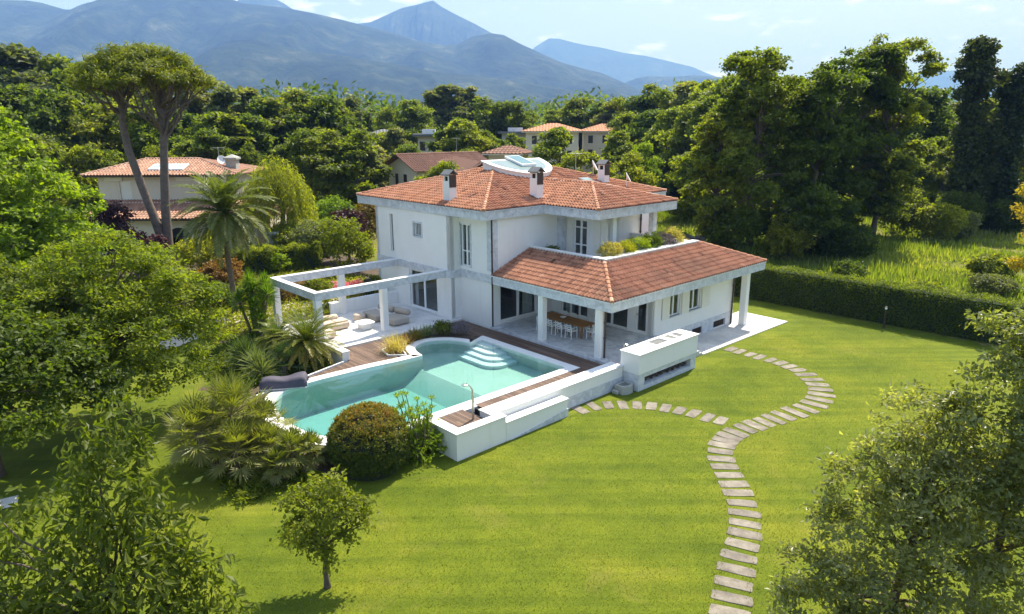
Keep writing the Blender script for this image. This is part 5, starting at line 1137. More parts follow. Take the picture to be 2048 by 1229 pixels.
# shrubs between pergola and neighbour
SH = [
 ('bush','glossy mixed green bush left of the villa wall behind the pergola',-13.6,55.6,2.1,4.6,L_YELL,.28),
 ('bush','sunlit grey-green bush behind the end of the flat-topped hedge',-17.2,59.0,2.0,3.9,L_PALE,.5),
 ('bush','yellow-green bush next to the grey-green bush behind the hedge',-20.4,62.2,2.0,3.4,L_YELL,.45),
 ('bush','round fresh green bush between the willow and the villa',-18.6,71.5,2.6,4.8,L_BRIGHT,.5),
 ('bush','bright green sprawling bush below the willow crown',-18.0,66.5,2.3,3.0,L_BRIGHT,.6),
 ('bush','orange-tinged bush behind the left eave corner of the villa',-15.2,70.5,1.7,4.2,L_ORANGE,.3),
 ('bush','low shady green bush at the foot of the tall palm',-19.6,44.8,1.3,1.5,L_MID,.4),
 ('bush','pale flowering bush left of the palm trunk on the garden path',-21.2,44.2,1.3,1.7,L_PALE,.55),
 ('bush','yellowish bush left of the palm in front of the clipped hedge',-24.6,53.6,2.1,3.4,L_YELL,.5),
 ('bush','rusty-leaved bush left of the palm trunk above the path',-21.8,50.2,1.6,2.2,L_ORANGE,.25),
 ('bush','bright rounded bush growing against the mixed-leaf hedge',-19.0,55.0,.9,1.9,L_BRIGHT,.55),
 ('bush','green bush seen between the front corner post and the low wall',-13.6,46.6,1.1,1.6,L_YELL,.35),
 ('flowering_shrub','pink flowering shrub behind the pergola beam',-10.9,47.6,.9,1.1,L_FLOWER,.5),
 ('flowering_shrub','yellow and red flowering shrub behind the lounge wall',-9.3,46.9,.8,1.5,L_YELL,.65),
 ('flowering_shrub','faded pink flowering shrub left of the back pergola post',-12.6,48.0,1.0,.9,L_FLOWER,.8),
]
for k, (n, lb, x, y, r, h, lf, tb) in enumerate(SH): gs(n, lb, x, y, r, h, lf, 400+k, tb=tb, L=.2 if r > 1.5 else .15, Wd=.13 if r > 1.5 else .09, cat='flowering shrub' if 'flower' in n else 'bush')
for lb, x, y, r, h, sd in (('dark purple-leaved plum tree before the neighbour house wall',-32.0,54.6,2.5,6.4,441),('dark purple-leaved tree between the clipped hedge and the villa',-14.6,60.5,1.9,4.8,442),('low purple-leaved shrub against the base of the umbrella pine',-29.6,55.6,1.5,3.4,443)):
    rg = np.random.default_rng(sd); tree('plum_tree', lb, 'tree', x, y, (.12,(0,0,h*.75)), rlobes(rg, 10, 0, 0, h*.3, h-.6, r, r*.45), L_PLUM, seed=sd, nc=330, m=16, L=.24, Wd=.16, cr=.2, limbs=20)
# ground cover under the palms and in the beds (uncountable)
def cover(name, poly_ab, n, leaf, L, w, hmax, seed, tb=.5):
    rg = np.random.default_rng(seed); a = rg.uniform(poly_ab[0], poly_ab[1], n); b = rg.uniform(poly_ab[2], poly_ab[3], n); X = OX+AXV[0]*a+BXV[0]*b; Y = OY+AXV[1]*a+BXV[1]*b
    z = ground_z(X, Y)+rg.random(n)**1.5*hmax*(.4+.6*np.abs(np.sin(a*1.1+b*.7))); P = np.stack([X,Y,z], 1); v, q = leaves(P, unit(rg.normal(size=P.shape)*.7+(0,0,.8)), L*rg.uniform(.6,1.3,n), w, rg)
    return tag(MB().arr(v, q, np.clip(tb+.15*np.sin(a*1.7)*np.cos(b*1.3)+rg.normal(0,.15,n), 0, 1)).build(name, leaf), 'low green ground cover '+name.split('|')[-1], 'ground cover', kind='stuff')
o = cover('ground_cover', (-9,-.8,-14.8,-9.8), 16000, L_MID, .2, .09, .35, 451, .38); o['label'] = 'low leafy ground cover under the cycads and yuccas beside the deck'
o = cover('ground_cover', (.5,8.0,-18.4,-15.9), 8000, L_YELL, .2, .08, .3, 452, .4); o['label'] = 'low leafy ground cover round the curved tip of the pool'
o = cover('ground_cover', (-30,-9.5,-13,1.5), 26000, L_YELL, .24, .12, .35, 453, .4); o['label'] = 'low leafy planting in the garden left of the pergola'
# ================================================================= MEADOW BEYOND THE HEDGE
def meadow():
    rg = np.random.default_rng(461); n = 110000; x = rg.uniform(11, 66, n); y = rg.uniform(44, 112, n); a, b = AB(x, y); k = (b > 22.6) & (x/y < .95); x, y, a, b = x[k], y[k], a[k], b[k]
    d = np.sin(x*.31+1.3)*np.cos(y*.27)+.6*np.sin(x*.9+y*.6)+rg.normal(0,.35,len(x)); k = d > -.75; x, y, d = x[k], y[k], d[k]; n = len(x)
    P = np.stack([x, y, ground_z(x, y)-.05], 1); h = (.45+.35*np.clip(d, -.5, 1.2))*rg.uniform(.6,1.3,n); az = rg.uniform(0, 6.283, n); D = unit(np.stack([np.cos(az)*.45, np.sin(az)*.45, np.ones(n)], 1)); S = np.stack([-np.sin(az), np.cos(az), 0*az], 1)
    v, q = leaves(P, unit(np.cross(S, D)), h*1.25, .10*rg.uniform(.6,1.6,n), rg, T=D); return tag(MB().arr(v, q, np.clip(.42+.2*np.sin(x*.2)*np.sin(y*.23)+rg.normal(0,.18,n), 0, 1)).build('meadow_grass', L_MEADOW), 'tall yellow-green meadow grass in the field beyond the hedge', 'meadow', kind='stuff')
meadow()
def lawn_grass():
    rg = np.random.default_rng(462); n = 300000; x = rg.uniform(-16, 24, n); y = 9+36*rg.random(n)**1.25; a, b = AB(x, y)
    k = (b < 20.3) & ((a > 10.5) | (b < -19)) & (np.abs(x) < y*.8) & ~((a < 11.2) & (b > -1) & (b < 17)); x, y = x[k], y[k]; n = len(x)
    st = np.array(MAIN+BR); dd = np.full(n, 9.)
    for sx, sy in st: dd = np.minimum(dd, np.hypot(x-sx, y-sy))
    k = (dd > .36); x, y, dd = x[k], y[k], dd[k]; n = len(x)
    P = np.stack([x, y, np.full(n, -1.005)], 1); az = rg.uniform(0, 6.283, n); D = unit(np.stack([np.cos(az)*.8, np.sin(az)*.8, np.ones(n)], 1)); S = np.stack([-np.sin(az), np.cos(az), 0*az], 1)
    v, q = leaves(P, unit(np.cross(S, D)), rg.uniform(.035,.075,n)*(1+.35*(dd < .7)), rg.uniform(.010,.022,n), rg, T=D, cup=.03)
    return tag(MB().arr(v, q, np.clip(.5+.12*np.sin(x*.7+y*.3)+rg.normal(0,.2,n), 0, 1)).build('lawn_grass', leaf_mat('lawn_blades', [(.085,.118,.007), (.135,.168,.010), (.200,.212,.018), (.29,.265,.07)], .42, vary=0)), 'short mown grass blades of the front lawn', 'grass', kind='stuff')
lawn_grass()
MS = [(27.5,54.5,1.4,1.9,L_MID,'small dark bush standing alone in the meadow'),(36.5,50.5,1.6,1.5,L_PALE,'pale bush in the meadow near the right edge'),(31.0,49.5,1.3,1.2,L_YELL,'low bush just behind the right part of the clipped hedge'),(40.0,56.0,1.8,2.0,L_YELL,'yellow-green bush in the meadow at the right edge'),
      (46.0,73.5,2.6,4.4,L_YELL,'sunlit creeper-covered bush at the foot of the alders'),(49.5,76.0,2.2,3.2,L_PALE,'pale sunlit bush between the alders and the ivy columns'),(43.5,77.0,2.6,6.0,L_MID,'rough green bush in the shade right of the tall group'),(52.0,79.5,2.4,5.0,L_DARK,'dark bush at the foot of the tallest ivy column'),(60.5,78.0,2.6,6.5,L_DARK,'dark tangled bush below the ivy columns at the right edge'),(57,78.5,2.4,4.2,L_DARK,'dark low bush between the feet of the ivy columns'),
      (21.0,64.0,2.2,4.2,L_MID,'green undergrowth bush at the foot of the nearest alder'),(25.8,63.2,2.0,4.8,L_YELL,'sunlit undergrowth bush between the trunks beyond the hedge'),(31.6,63.5,2.4,3.6,L_DARK,'dark undergrowth bush below the middle alder'),(16.6,64.0,1.6,1.6,L_LAV,'greyish bush beside the bright field behind the villa'),(15.9,66.0,1.6,2.0,L_MID,'round dark bush behind the far balcony end')]
for k, (x, y, r, h, lf, lb) in enumerate(MS): gs('bush', lb, x, y, r, h, lf, 470+k, cat='bush', L=.26 if r > 1.7 else .18, Wd=.17 if r > 1.7 else .11, tb=.4)
# yellow-leaved branch reaching in at the right edge
rg = np.random.default_rng(497); tree('yellow_tree', 'tree with bright yellow drooping branches reaching in at the right edge', 'tree', 36.6, 46.5, (.12,(-.3,0,7.5)), [(-1.7,0,7.0,.7,.4,.45),(-1.1,.1,6.4,.9,.5,.5),(-.2,0,7.6,1.2,1,.8),(-2.0,-.1,7.9,.3,.3,.8),(-1.4,0,3.2,.8,.5,.4),(-.4,0,5.2,1,.9,.8),(.5,0,6.4,1.2,1,1)], leaf_mat('golden_leaves', [(.16,.14,.012), (.30,.25,.02), (.42,.34,.04)], .45), seed=497, nc=260, m=14, L=.24, Wd=.12, cr=.18, limbs=24, low=.8)
# ================================================================= NEIGHBOUR HOUSES
def arrow_uv(mb, pts): mb.add(pts, [tuple(range(len(pts)))])
def roof_plain(name, mat, polys, parent, th=.12):
    return tiled(name, mat, polys, parent, tw=.34, tl=.55, amp=.06, seedv=len(name))
# --- left neighbour
nh = thing('neighbour_house', 'cream two-storey neighbour house with pinkish tiled roofs behind the umbrella pine', 'house', (-33.3,66,0))
mb = MB(); wallp(mb, 'a', .9, -6.6, 6.6, 3.5, 7.2, .3, [(-4.6,-3.5,4.6,6.6),(3.4,4.5,4.6,6.6)]); mb.box(-6.6,-6.3,1.2,9,-1,7.2); mb.box(6.3,6.6,1.2,9,-1,7.2); mb.box(-6.3,6.3,8.7,9,-1,7.2); mb.build('wall', M_CREAM, nh)
mb = MB(); wallp(mb, 'a', -2.6, -5.6, 9.6, -1, 3.6, .3, [(1.2,3.4,-1,1.6),(4.6,6.8,-1,1.6),(-4.4,-3.2,.2,2.2),(7.6,8.8,.2,2.2)]); mb.box(-5.6,-5.3,-2.3,2,-1,3.6); mb.box(9.3,9.6,-2.3,6,-1,3.6); mb.build('wall', M_CREAM, nh)
for x0 in (1.2, 4.6):   # arch heads
    mb = MB(); 
    A = [(x0+1.1-1.1*math.cos(q), 1.6+.95*math.sin(q)) for q in np.linspace(0, math.pi, 13)]
    V = [(x,-2.605,z) for x, z in A]+[(x,-2.3,z) for x, z in A]; mb.add(V, [tuple(range(13)), tuple(range(13,26))]); mb.build('arch', M_DARK, nh)
    MB().box(x0, x0+2.2, -.6, -.5, -1, 2.6).build('arch_back', M_CREAM, nh)
for s0 in (-4.6, 3.4): 
    mb = MB(); mb.box(s0, s0+1.1, 1.02, 1.06, 4.6, 6.6); mb.build('shutter', M_SHUT, nh)
mb = MB(); mb.box(-5.6, 9.6, -2.2, 1.0, 3.3, 3.5); mb.box(-4.6, 2.5, .2, .3, 4.2, 4.62); mb.build('balcony_ledge', M_CAP, nh)
for x0, x1, z in ((-5.9,-4.2,6.95),(1.0,2.6,6.95)): MB().box(x0, x1, .75, .9, z-.35, z).build('awning_box', M_SHUT, nh)
ez = 7.2
r1 = tiled('roof', M_TILE3, [((-7.6,0,ez),(7.4,0,ez),(1.9,4.6,8.5),(-3.6,4.6,8.5)),((7.4,0,ez),(7.4,9.4,ez),(1.9,4.6,8.5)),((-7.6,9.4,ez),(-7.6,0,ez),(-3.6,4.6,8.5)),((7.4,9.4,ez),(-7.6,9.4,ez),(-3.6,4.6,8.5),(1.9,4.6,8.5))], nh, .30, .45, seedv=21)
ridge_tiles('ridge_tiles', M_TILE3, [((-3.6,4.6,8.5),(1.9,4.6,8.5)),((7.4,0,ez),(1.9,4.6,8.5)),((-7.6,0,ez),(-3.6,4.6,8.5))], r1, .12, .5)
r2 = tiled('porch_roof', M_TILE3, [((-6.4,-3.6,3.5),(10.4,-3.6,3.5),(10.4,.9,4.75),(-6.4,.9,4.75)),((10.4,-3.6,3.5),(11.8,-1.6,3.6),(11.8,3,3.6),(8.4,.9,4.9))], nh, .30, .45, seedv=22)
mb = MB(); mb.box(-7.55, 7.35, .05, .12, 7.0, 7.19); mb.box(-6.35, 10.35, -3.55, -3.48, 3.3, 3.49); mb.build('gutter', M_PIPE, nh)
for k in range(3):
    x0 = -1.75+k*1.15; f = MB().prism([(x0,1.1),(x0+1.05,1.1),(x0+1.05,2.6),(x0,2.6)], lambda x, y: 7.2+y*.283+.05, lambda x, y: 7.2+y*.283+.2).build('roof_window', M_WHITE, nh)
    MB().prism([(x0+.08,1.2),(x0+.97,1.2),(x0+.97,2.5),(x0+.08,2.5)], lambda x, y: 7.2+y*.283+.19, lambda x, y: 7.2+y*.283+.215).build('pane', simple('pale_roof_pane', (.34,.38,.40), (.5,.53,.55), 1.2, .25), f)
ch = MB().box(5.2, 6.2, 2.6, 3.5, 6.8, 8.5).build('chimney', M_CONC, nh); mb = MB(); mb.box(5.05, 6.35, 2.45, 3.65, 8.5, 8.68); mb.add([(5.05,2.45,8.68),(6.35,2.45,8.68),(6.35,3.65,8.68),(5.05,3.65,8.68),(5.7,3.05,9.0)], [(0,1,4),(1,2,4),(2,3,4),(3,0,4)]); mb.build('chimney_cap', M_CONC, ch)
antenna(nh, 4.2, 3.6, 8.0, 1.7); dish(nh, 4.6, 3.2, 7.7, .45, .6)
# stone garden pillar by the neighbour
pl = thing('gate_pillar', 'low stone gate pillar with flat cap beside the neighbour house', 'pillar', (-21.6,61.5,gz(-21.6,61.5))); MB().box(-.5,.5,-.4,.4,-.1,2.4).build('shaft', M_CONC, pl); MB().box(-.68,.68,-.55,.55,2.4,2.6).build('cap', M_CONC, pl)
# --- brown-roofed house behind the villa
bh = thing('neighbour_house', 'pale house with old brown tiled gable roof right behind the villa', 'house', (-9.6,87,0), R(38))
mb = MB(); wallp(mb, 'b', -4.6, -3.4, 3.4, -1, 6.9, .3, [(-1.1,-.2,4.0,6.0),(1.0,1.9,4.0,6.0)], out=-1); mb.box(-4.3, 6, -3.4, -3.1, -1, 6.4); mb.box(-4.3, 6, 3.1, 3.4, -1, 6.4); mb.box(5.7, 6, -3.1, 3.1, -1, 6.4); mb.add([(-4.6,-3.4,6.9),(-4.6,3.4,6.9),(-4.6,0,8.1),(-4.35,-3.4,6.9),(-4.35,3.4,6.9),(-4.35,0,8.1)], [(0,1,2),(5,4,3),(0,2,5,3),(2,1,4,5)]); mb.build('wall', M_CREAM, bh)
for s0 in (-1.1, 1.0): MB().box(-4.52,-4.46, s0, s0+.9, 4.0, 6.0).build('shutter', M_PIPE, bh)
r3 = tiled('roof', M_TILE4, [((-5.4,-4.4,6.5),(6.6,-4.4,6.5),(6.6,0,8.3),(-5.4,0,8.3)),((6.6,4.4,6.5),(-5.4,4.4,6.5),(-5.4,0,8.3),(6.6,0,8.3)),((-1.0,-6.8,5.7),(-1.0,-2.2,7.5),(2.2,-.6,8.1),(2.2,-6.8,7.5))], bh, .34, .5, seedv=23)
mb = MB(); mb.box(-.9, 5.2, -6.6, -3.4, -1, 5.6); mb.build('wall', M_CREAM, bh); 
r3b = tiled('roof', M_TILE4, [((5.6,-7.2,5.6),(5.6,-.5,5.6),(2.2,-.5,7.3),(2.2,-7.2,7.3)),((-1.4,-.5,5.6),(-1.4,-7.2,5.6),(2.2,-7.2,7.3),(2.2,-.5,7.3))], bh, .34, .5, seedv=24)
ridge_tiles('ridge_tiles', M_TILE4, [((2.2,-7.2,7.3),(2.2,-.5,7.3)),((-5.4,0,8.3),(6.6,0,8.3))], r3b, .13, .5)
antenna(bh, 3.5, .2, 8.2, 2.0)
# --- far houses
def far_house(label, x, y, w, d, zb, ze, rise, tile, rot, wall=M_CREAM, flat=False, nwin=3):
    h = thing('distant_house', label, 'house', (x, y, 0), rot, 'houses in the distance')
    z0 = gz(x, y)-1; mb = MB(); ops = [(-w/2+w*(k+.5)/nwin-.5, -w/2+w*(k+.5)/nwin+.5, ze-2.5, ze-.9) for k in range(nwin)]+[(-w/2+w*(k+.5)/nwin-.5, -w/2+w*(k+.5)/nwin+.5, ze-5.4, ze-3.8) for k in range(nwin)]
    wallp(mb, 'a', -d/2, -w/2, w/2, z0, ze, .3, ops); mb.box(-w/2, -w/2+.3, -d/2+.3, d/2, z0, ze); mb.box(w/2-.3, w/2, -d/2+.3, d/2, z0, ze); mb.box(-w/2+.3, w/2-.3, d/2-.3, d/2, z0, ze); mb.build('wall', wall, h)
    for o in ops: MB().box(o[0], o[1], -d/2+.1, -d/2+.16, o[2], o[3]).build('shutter', M_PIPE, h)
    o = .9; a, b = w/2+o, d/2+o
    if flat: MB().box(-a, a, -b, b, ze, ze+.4).build('roof', M_GREYM, h); MB().box(-a*.5, a*.2, -b*.4, b*.4, ze+.4, ze+1.2).build('roof_box', M_CAP, h); return h
    rl = max(0, a-b); P = [(-a,-b,ze),(a,-b,ze),(rl,0,ze+rise),(-rl,0,ze+rise)]
    pol = [((-a,-b,ze),(a,-b,ze),(rl+.01,0,ze+rise),(-rl-.01,0,ze+rise)),((a,-b,ze),(a,b,ze),(rl,0,ze+rise)),((-a,b,ze),(-a,-b,ze),(-rl,0,ze+rise)),((a,b,ze),(-a,b,ze),(-rl-.01,0,ze+rise),(rl+.01,0,ze+rise))]
    tiled('roof', tile, pol, h, .6, .8, amp=.09, seedv=int(x*10) % 97); MB().box(-a+.1, a-.1, -b+.1, b-.1, ze-.25, ze-.02).build('soffit', M_SHUT, h); return h
far_house('cream flat-roofed house with dark shutters among the far trees', -14.4, 128, 4.8, 6, 0, 9.9, 0, None, R(4), flat=True)
far_house('pale villa with orange hip roof, left one of the two far orange roofs', 8.6, 145, 10.5, 9, 0, 10.6, 1.5, M_TILE5, R(-6))
far_house('pale villa with orange hip roof, right one of the two far orange roofs', 20.2, 154, 9, 9, 0, 10.5, 1.6, M_TILE5, R(-4))
far_house('small low house with orange-brown roof between the villa and the far orange roofs', -.4, 108, 5.0, 4.5, 0, 7.6, 1.1, M_TILE4, R(-18), nwin=2)
far_house('white cottage with grey roof half hidden in the far trees', -24.0, 133, 4.5, 4, 0, 10.2, .9, M_GREYM, R(8), wall=M_PLASTER, nwin=2)
far_house('grey low building beside the left orange roof', 1.5, 150, 7, 5, 0, 10.1, 0, None, R(3), flat=True, wall=M_CONC)
# ================================================================= BACKGROUND TREES
def proto(kind, seed, leaf, h=14, r=4.4, nl=16, nc=270, m=46, L=.44, Wd=.32, shape=.9, z0=.06, tb=.5, up=.8, bark=M_BARK, cone=False):
    rg = np.random.default_rng(seed); t = bpy.data.objects.new(kind, None); COL.objects.link(t); c = MB()
    if cone: lb = [(rg.normal(0,.2), rg.normal(0,.2), h*(.06+.9*f), r*(1.02-f)*.9+.2, r*(1.02-f)*.9+.2, h*.07) for f in np.linspace(0,1,12)]
    else:
        lb = mlobes(rg, 26, h, r, z0, .34, .36, .3)
    C = crown(c, lb, nc, m, L, Wd, r*.085, rg, flat=.5, up=up, inner=.35, tb=tb, tjit=.17, low=.4); mm = MB()
    trunk_limbs(mm, (0,0,-.3), (0,0,h*.86), .26, C[rg.choice(len(C), 18, replace=False)], rg); mm.build('trunk', bark, t, smooth=True); c.build('crown', leaf, t); return t
PR = {
 'd1': ('broadleaf_tree', proto('broadleaf_tree', 601, L_FARDARK)), 'd2': ('broadleaf_tree', proto('broadleaf_tree', 602, L_FARDARK, 14, 4.9, 18, 300, shape=1.1)), 'd3': ('broadleaf_tree', proto('broadleaf_tree', 603, L_FARMID, 14, 4.0, 16, 430, tb=.35)),
 'm1': ('broadleaf_tree', proto('broadleaf_tree', 604, L_FARMID)), 'm2': ('broadleaf_tree', proto('broadleaf_tree', 605, L_FARMID, 14, 5.0, 18, 300, shape=1.15)), 'y1': ('broadleaf_tree', proto('broadleaf_tree', 606, L_YELL, 14, 5.2, 18, 300, tb=.4)), 'b1': ('broadleaf_tree', proto('broadleaf_tree', 607, L_BRIGHT, 14, 5.4, 18, 300, tb=.45)),
 'p1': ('poplar_tree', proto('poplar_tree', 608, L_PALE, 14, 2.9, 16, 380, shape=.8, tb=.45)), 'p2': ('poplar_tree', proto('poplar_tree', 609, L_PALE, 14, 3.6, 16, 400, tb=.35)), 'c1': ('conifer', proto('conifer', 610, L_FARDARK, 14, 2.6, cone=True, nc=240, tb=.3)), 'c2': ('cypress', proto('cypress', 611, L_FARDARK, 14, 1.6, 12, 260, tb=.35, shape=.8)),
}
KW = {'d':'dark green','m':'mid-green','y':'yellow-green','b':'bright green','p':'pale grey-green','c':'dark pointed'}
def row(where, items):
    """items: (x, y, height, kind) from left to right"""
    for i, (x, y, h, k, *w) in enumerate(items):
        nm, pr = PR[k]; first = pr.name not in used
        if first: used.add(pr.name); o = pr
        else: o = copy_tree(pr)
        s = h/14; wd = w[0] if w else 1.0; rr = random.Random(int(x*31+y*17)); o.location = (x, y, gz(x, y)); o.rotation_euler = (0,0,rr.uniform(0, 6.28)); o.scale = (s*wd*rr.uniform(.92,1.08), s*wd*rr.uniform(.92,1.08), s)
        shp = 'poplar' if 'poplar' in nm else ('conifer' if k == 'c1' else ('cypress' if k == 'c2' else 'broadleaf tree'))
        tag(o, KW[k[0]]+' '+shp+', '+ordn(i+1)+' from the left '+where, 'tree', 'trees '+where)
F_ = 1366.6
def U(u, v, Y, k, w=1.0):
    """world position and height of a background tree from its bearing and elevation"""
    x = (u-1024)/F_*(Y*.967+.6)+.0047*Y*0; zt = 11.5+(254-v)/F_*Y*1.0; return (x, Y, zt-gz(x, Y), k, w)
row('in the tall wood on the left skyline', [U(-70,120,112,'d1'),U(5,106,116,'d2'),U(70,108,112,'p2',1.3),U(130,118,116,'m2'),U(200,128,112,'m1'),U(265,140,112,'d1'),U(335,150,112,'y1',.8),U(400,160,112,'p2',1.2),U(450,178,108,'p1',1.1),U(492,184,114,'p2'),U(525,205,118,'m1')])
row('in the darker row behind the neighbour house', [U(-60,165,90,'d1'),U(20,170,92,'d2',1.1),U(95,190,88,'d3'),U(165,195,92,'d1',1.1),U(245,205,90,'d2'),U(315,210,88,'d3'),U(375,215,94,'d1',1.1),U(425,222,90,'m1'),U(470,228,88,'c2',1.6),U(505,235,92,'d3')])
row('among sunlit trees above the neighbour roof', [U(60,262,78,'m2'),U(150,285,76,'y1',.9),U(205,292,78,'m2',.8),U(325,285,77,'y1',.8),U(370,275,80,'m1'),U(420,262,80,'d3'),U(500,285,80,'d1',.7)])
row('in the dark wood left of the centre', [U(545,205,104,'d3'),U(590,186,104,'d1',1.15),U(640,192,104,'d2',1.1),U(690,203,108,'d1')])
row('in the dark clump behind the willow', [U(600,255,84,'d2'),U(655,262,82,'d1',1.15),U(705,262,82,'d1',1.2),U(745,300,84,'p1')])
row('in the central far treeline', [U(715,200,150,'p2'),U(742,206,146,'c1'),U(775,216,158,'y1',1.0),U(822,202,158,'m2',1.1),U(868,186,178,'p1',1.3),U(905,180,180,'p2',1.3),U(940,182,184,'p1',1.4),U(985,202,156,'d1',1.3),U(1020,206,152,'d2'),U(1062,224,170,'m1'),U(1105,222,174,'m2'),U(1150,200,172,'d2',1.2),U(1195,208,168,'m1')])
row('in the middle row before the far houses', [U(765,262,118,'m2',.9),U(800,258,112,'p2'),U(905,242,116,'d3'),U(935,238,112,'m1',1.1),U(968,262,116,'d1'),U(1000,276,118,'m1'),U(1030,268,126,'d1',.9),U(875,300,108,'p1',1.3),U(760,290,100,'p1',1.5),U(820,285,104,'m2'),U(930,296,104,'m1')])
row('in the wooded slope right of the centre', [U(1215,212,160,'p2'),U(1248,200,156,'y1',.8),U(1280,196,150,'m2'),U(1306,180,152,'d1'),U(1335,184,140,'y1',.8),U(1368,178,134,'p2',1.2),U(1400,174,128,'m1'),U(1432,168,122,'m1'),U(1465,160,116,'m2'),U(1500,160,112,'m1')])
row('in the lower wood behind the villa roof', [U(1170,232,172,'d3'),U(1262,232,166,'d1'),U(1262,226,124,'m1'),U(1300,222,120,'m1'),U(1342,218,112,'m2'),U(1380,208,106,'m1'),U(1420,205,100,'d3'),U(1452,200,96,'m1')])
row('among the garden trees behind the villa', [U(880,318,76,'y1',.9),U(1085,290,104,'b1',.8),U(1118,254,92,'m1'),U(1150,300,84,'y1'),U(1190,302,82,'y1',1.1),U(1240,268,98,'d3'),U(1265,302,84,'y1',.9),U(1290,285,96,'b1',.7),U(1322,296,118,'m1'),U(1356,272,116,'m1'),U(1388,240,112,'p2'),U(1418,256,86,'y1')])
row('in the low field row behind the villa', [U(1215,325,92,'m2'),U(1262,318,88,'y1'),U(1296,322,112,'d2'),U(1326,335,108,'d2'),U(1352,318,114,'b1'),U(1380,330,110,'m2')])
row('behind the tall group on the right', [U(1560,165,104,'m1'),U(1640,150,104,'d1'),U(1750,140,102,'m1'),U(1826,185,102,'d2'),U(1880,225,108,'m1'),U(1925,215,112,'p2'),U(1985,205,110,'m1'),U(2035,200,108,'m2'),U(2090,190,108,'d1')])
row('in the shaded gap beside the ivy columns', [U(1870,275,90,'m1'),U(1905,300,86,'d3'),U(1975,262,92,'y1'),U(2010,280,90,'m1'),U(2060,240,88,'d1')])
o = thing  # far-off wood that reads as one mass behind the rows
def far_wood():
    rg = np.random.default_rng(700); n = 52000; u = rg.uniform(-300, 2350, n); Y = rg.uniform(190, 520, n); x = (u-1024)/F_*Y*.967; h = 12+5*np.sin(x*.045+Y*.02)+3*np.sin(x*.13-Y*.05)+1.5*np.sin(x*.4+Y*.3); z = ground_z(x, Y)+h*rg.random(n)**.5
    P = np.stack([x, Y, z], 1); v, q = leaves(P, unit(rg.normal(size=P.shape)*.6+(0,0,.7)), rg.uniform(1.4,2.6,n), 1.5, rg); return tag(MB().arr(v, q, np.clip(.4+.25*np.sin(x*.11+1)*np.sin(Y*.06)+rg.normal(0,.15,n), 0, 1)).build('far_wood', L_MID), 'far-off wood reading as one green mass under the mountains', 'wood', kind='stuff')
far_wood()
# ================================================================= MOUNTAINS
def mk_hill():
    t = NT('forested_slope'); t.set(.95, 0, .1); v = t.coord(scale=(.001,.001,.001))
    c = t.ramp(t.noise(3.2, 9, .72, v, .4), [(.35, (.008,.018,.006)), (.50, (.030,.050,.016)), (.61, (.075,.095,.040)), (.71, (.27,.26,.21))])
    t.col(c); t.bump(t.noise(9, 8, .7, v), 1.0, 90); return t.m
M_HILL = mk_hill()
def hills(name, D, depth, prof, seed, rough=.06, base=-2):
    """mountain range as a height field: ridge line at distance D, spurs running down towards the plain"""
    rg = np.random.default_rng(seed); us = np.array([p[0] for p in prof], float); vs = np.array([p[1] for p in prof], float)
    n = 520; m = 90; u = np.linspace(us[0], us[-1], n); v = np.interp(u, us, vs); X = (u-1024)/F_*D*.967; Hh = 11.5+(254-v)/F_*D*.985
    ph = rg.uniform(0, 6.28, 24); fr = np.geomspace(3, 60, 24)
    s = np.linspace(-1.15, 1.0, m); V = []
    xn = (X-X.min())/(X.max()-X.min())
    for j, t_ in enumerate(s):
        y = D+t_*depth*-1 if False else D-t_*depth
        f = 1-abs(t_)**1.25 if t_ >= 0 else 1-abs(t_/1.15)**1.6
        w = sum(np.sin(2*math.pi*fr[k]*xn+ph[k]+t_*(2.2+.5*k)*(1 if k % 2 else -1))/fr[k]**.8 for k in range(24)); w = .55*w/1.1+.5*sum((1-2*np.abs(np.sin(math.pi*fr[k]*1.7*xn+ph[k]*2+t_*(1.2+.35*k)*(1 if k % 2 else -1))))/fr[k]**.75 for k in range(4, 24))
        amp = rough*4*f*(1-f)*Hh.mean()*1.9+abs(t_)*f*rough*Hh.mean()
        z = np.maximum(Hh*f, 0)+w*amp-6*(1-f); 
        if abs(t_) < .02: z = Hh+w*0
        V.append(np.stack([X*(y/D)**.25, np.full(n, y), np.maximum(z, base-8)], 1))
    V = np.concatenate(V); i, j = np.meshgrid(np.arange(n-1), np.arange(m-1)); k = (j*n+i).ravel(); q = np.stack([k, k+1, k+1+n, k+n], -1)
    return struct(MB().arr(V, q).build(name, M_HILL, smooth=True))
hills('mountains', 5200, 2300, [(-700,120),(-400,70),(-200,40),(-60,20),(0,12),(30,11),(60,21),(100,22),(130,26),(172,38),(200,38),(225,25),(250,20),(280,8),(300,-3),(325,-9),(345,-11),(385,-3),(400,8),(425,0),(445,2),(470,12),(510,28),(560,33),(600,38),(650,47),(700,58),(740,68),(790,80),(850,97),(890,104),(920,103),(950,89),(985,83),(1010,86),(1040,101),(1080,118),(1120,135),(1160,146),(1200,155),(1240,171),(1280,187),(1320,200),(1400,222),(1500,245)], 1)
hills('foothills', 3600, 1300, [(-600,200),(-200,190),(200,160),(330,150),(420,118),(480,96),(523,92),(560,100),(620,112),(700,122),(800,138),(880,152),(960,160),(1060,172),(1140,186),(1220,205),(1320,228)], 2, .09)
hills('mountains', 7800, 2200, [(430,90),(505,22),(530,15),(560,15),(590,28),(640,60),(700,68),(755,62),(790,48),(815,38),(845,32),(866,27),(876,25),(892,36),(920,50),(955,66),(990,84),(1040,120),(1100,170)], 3, .07)
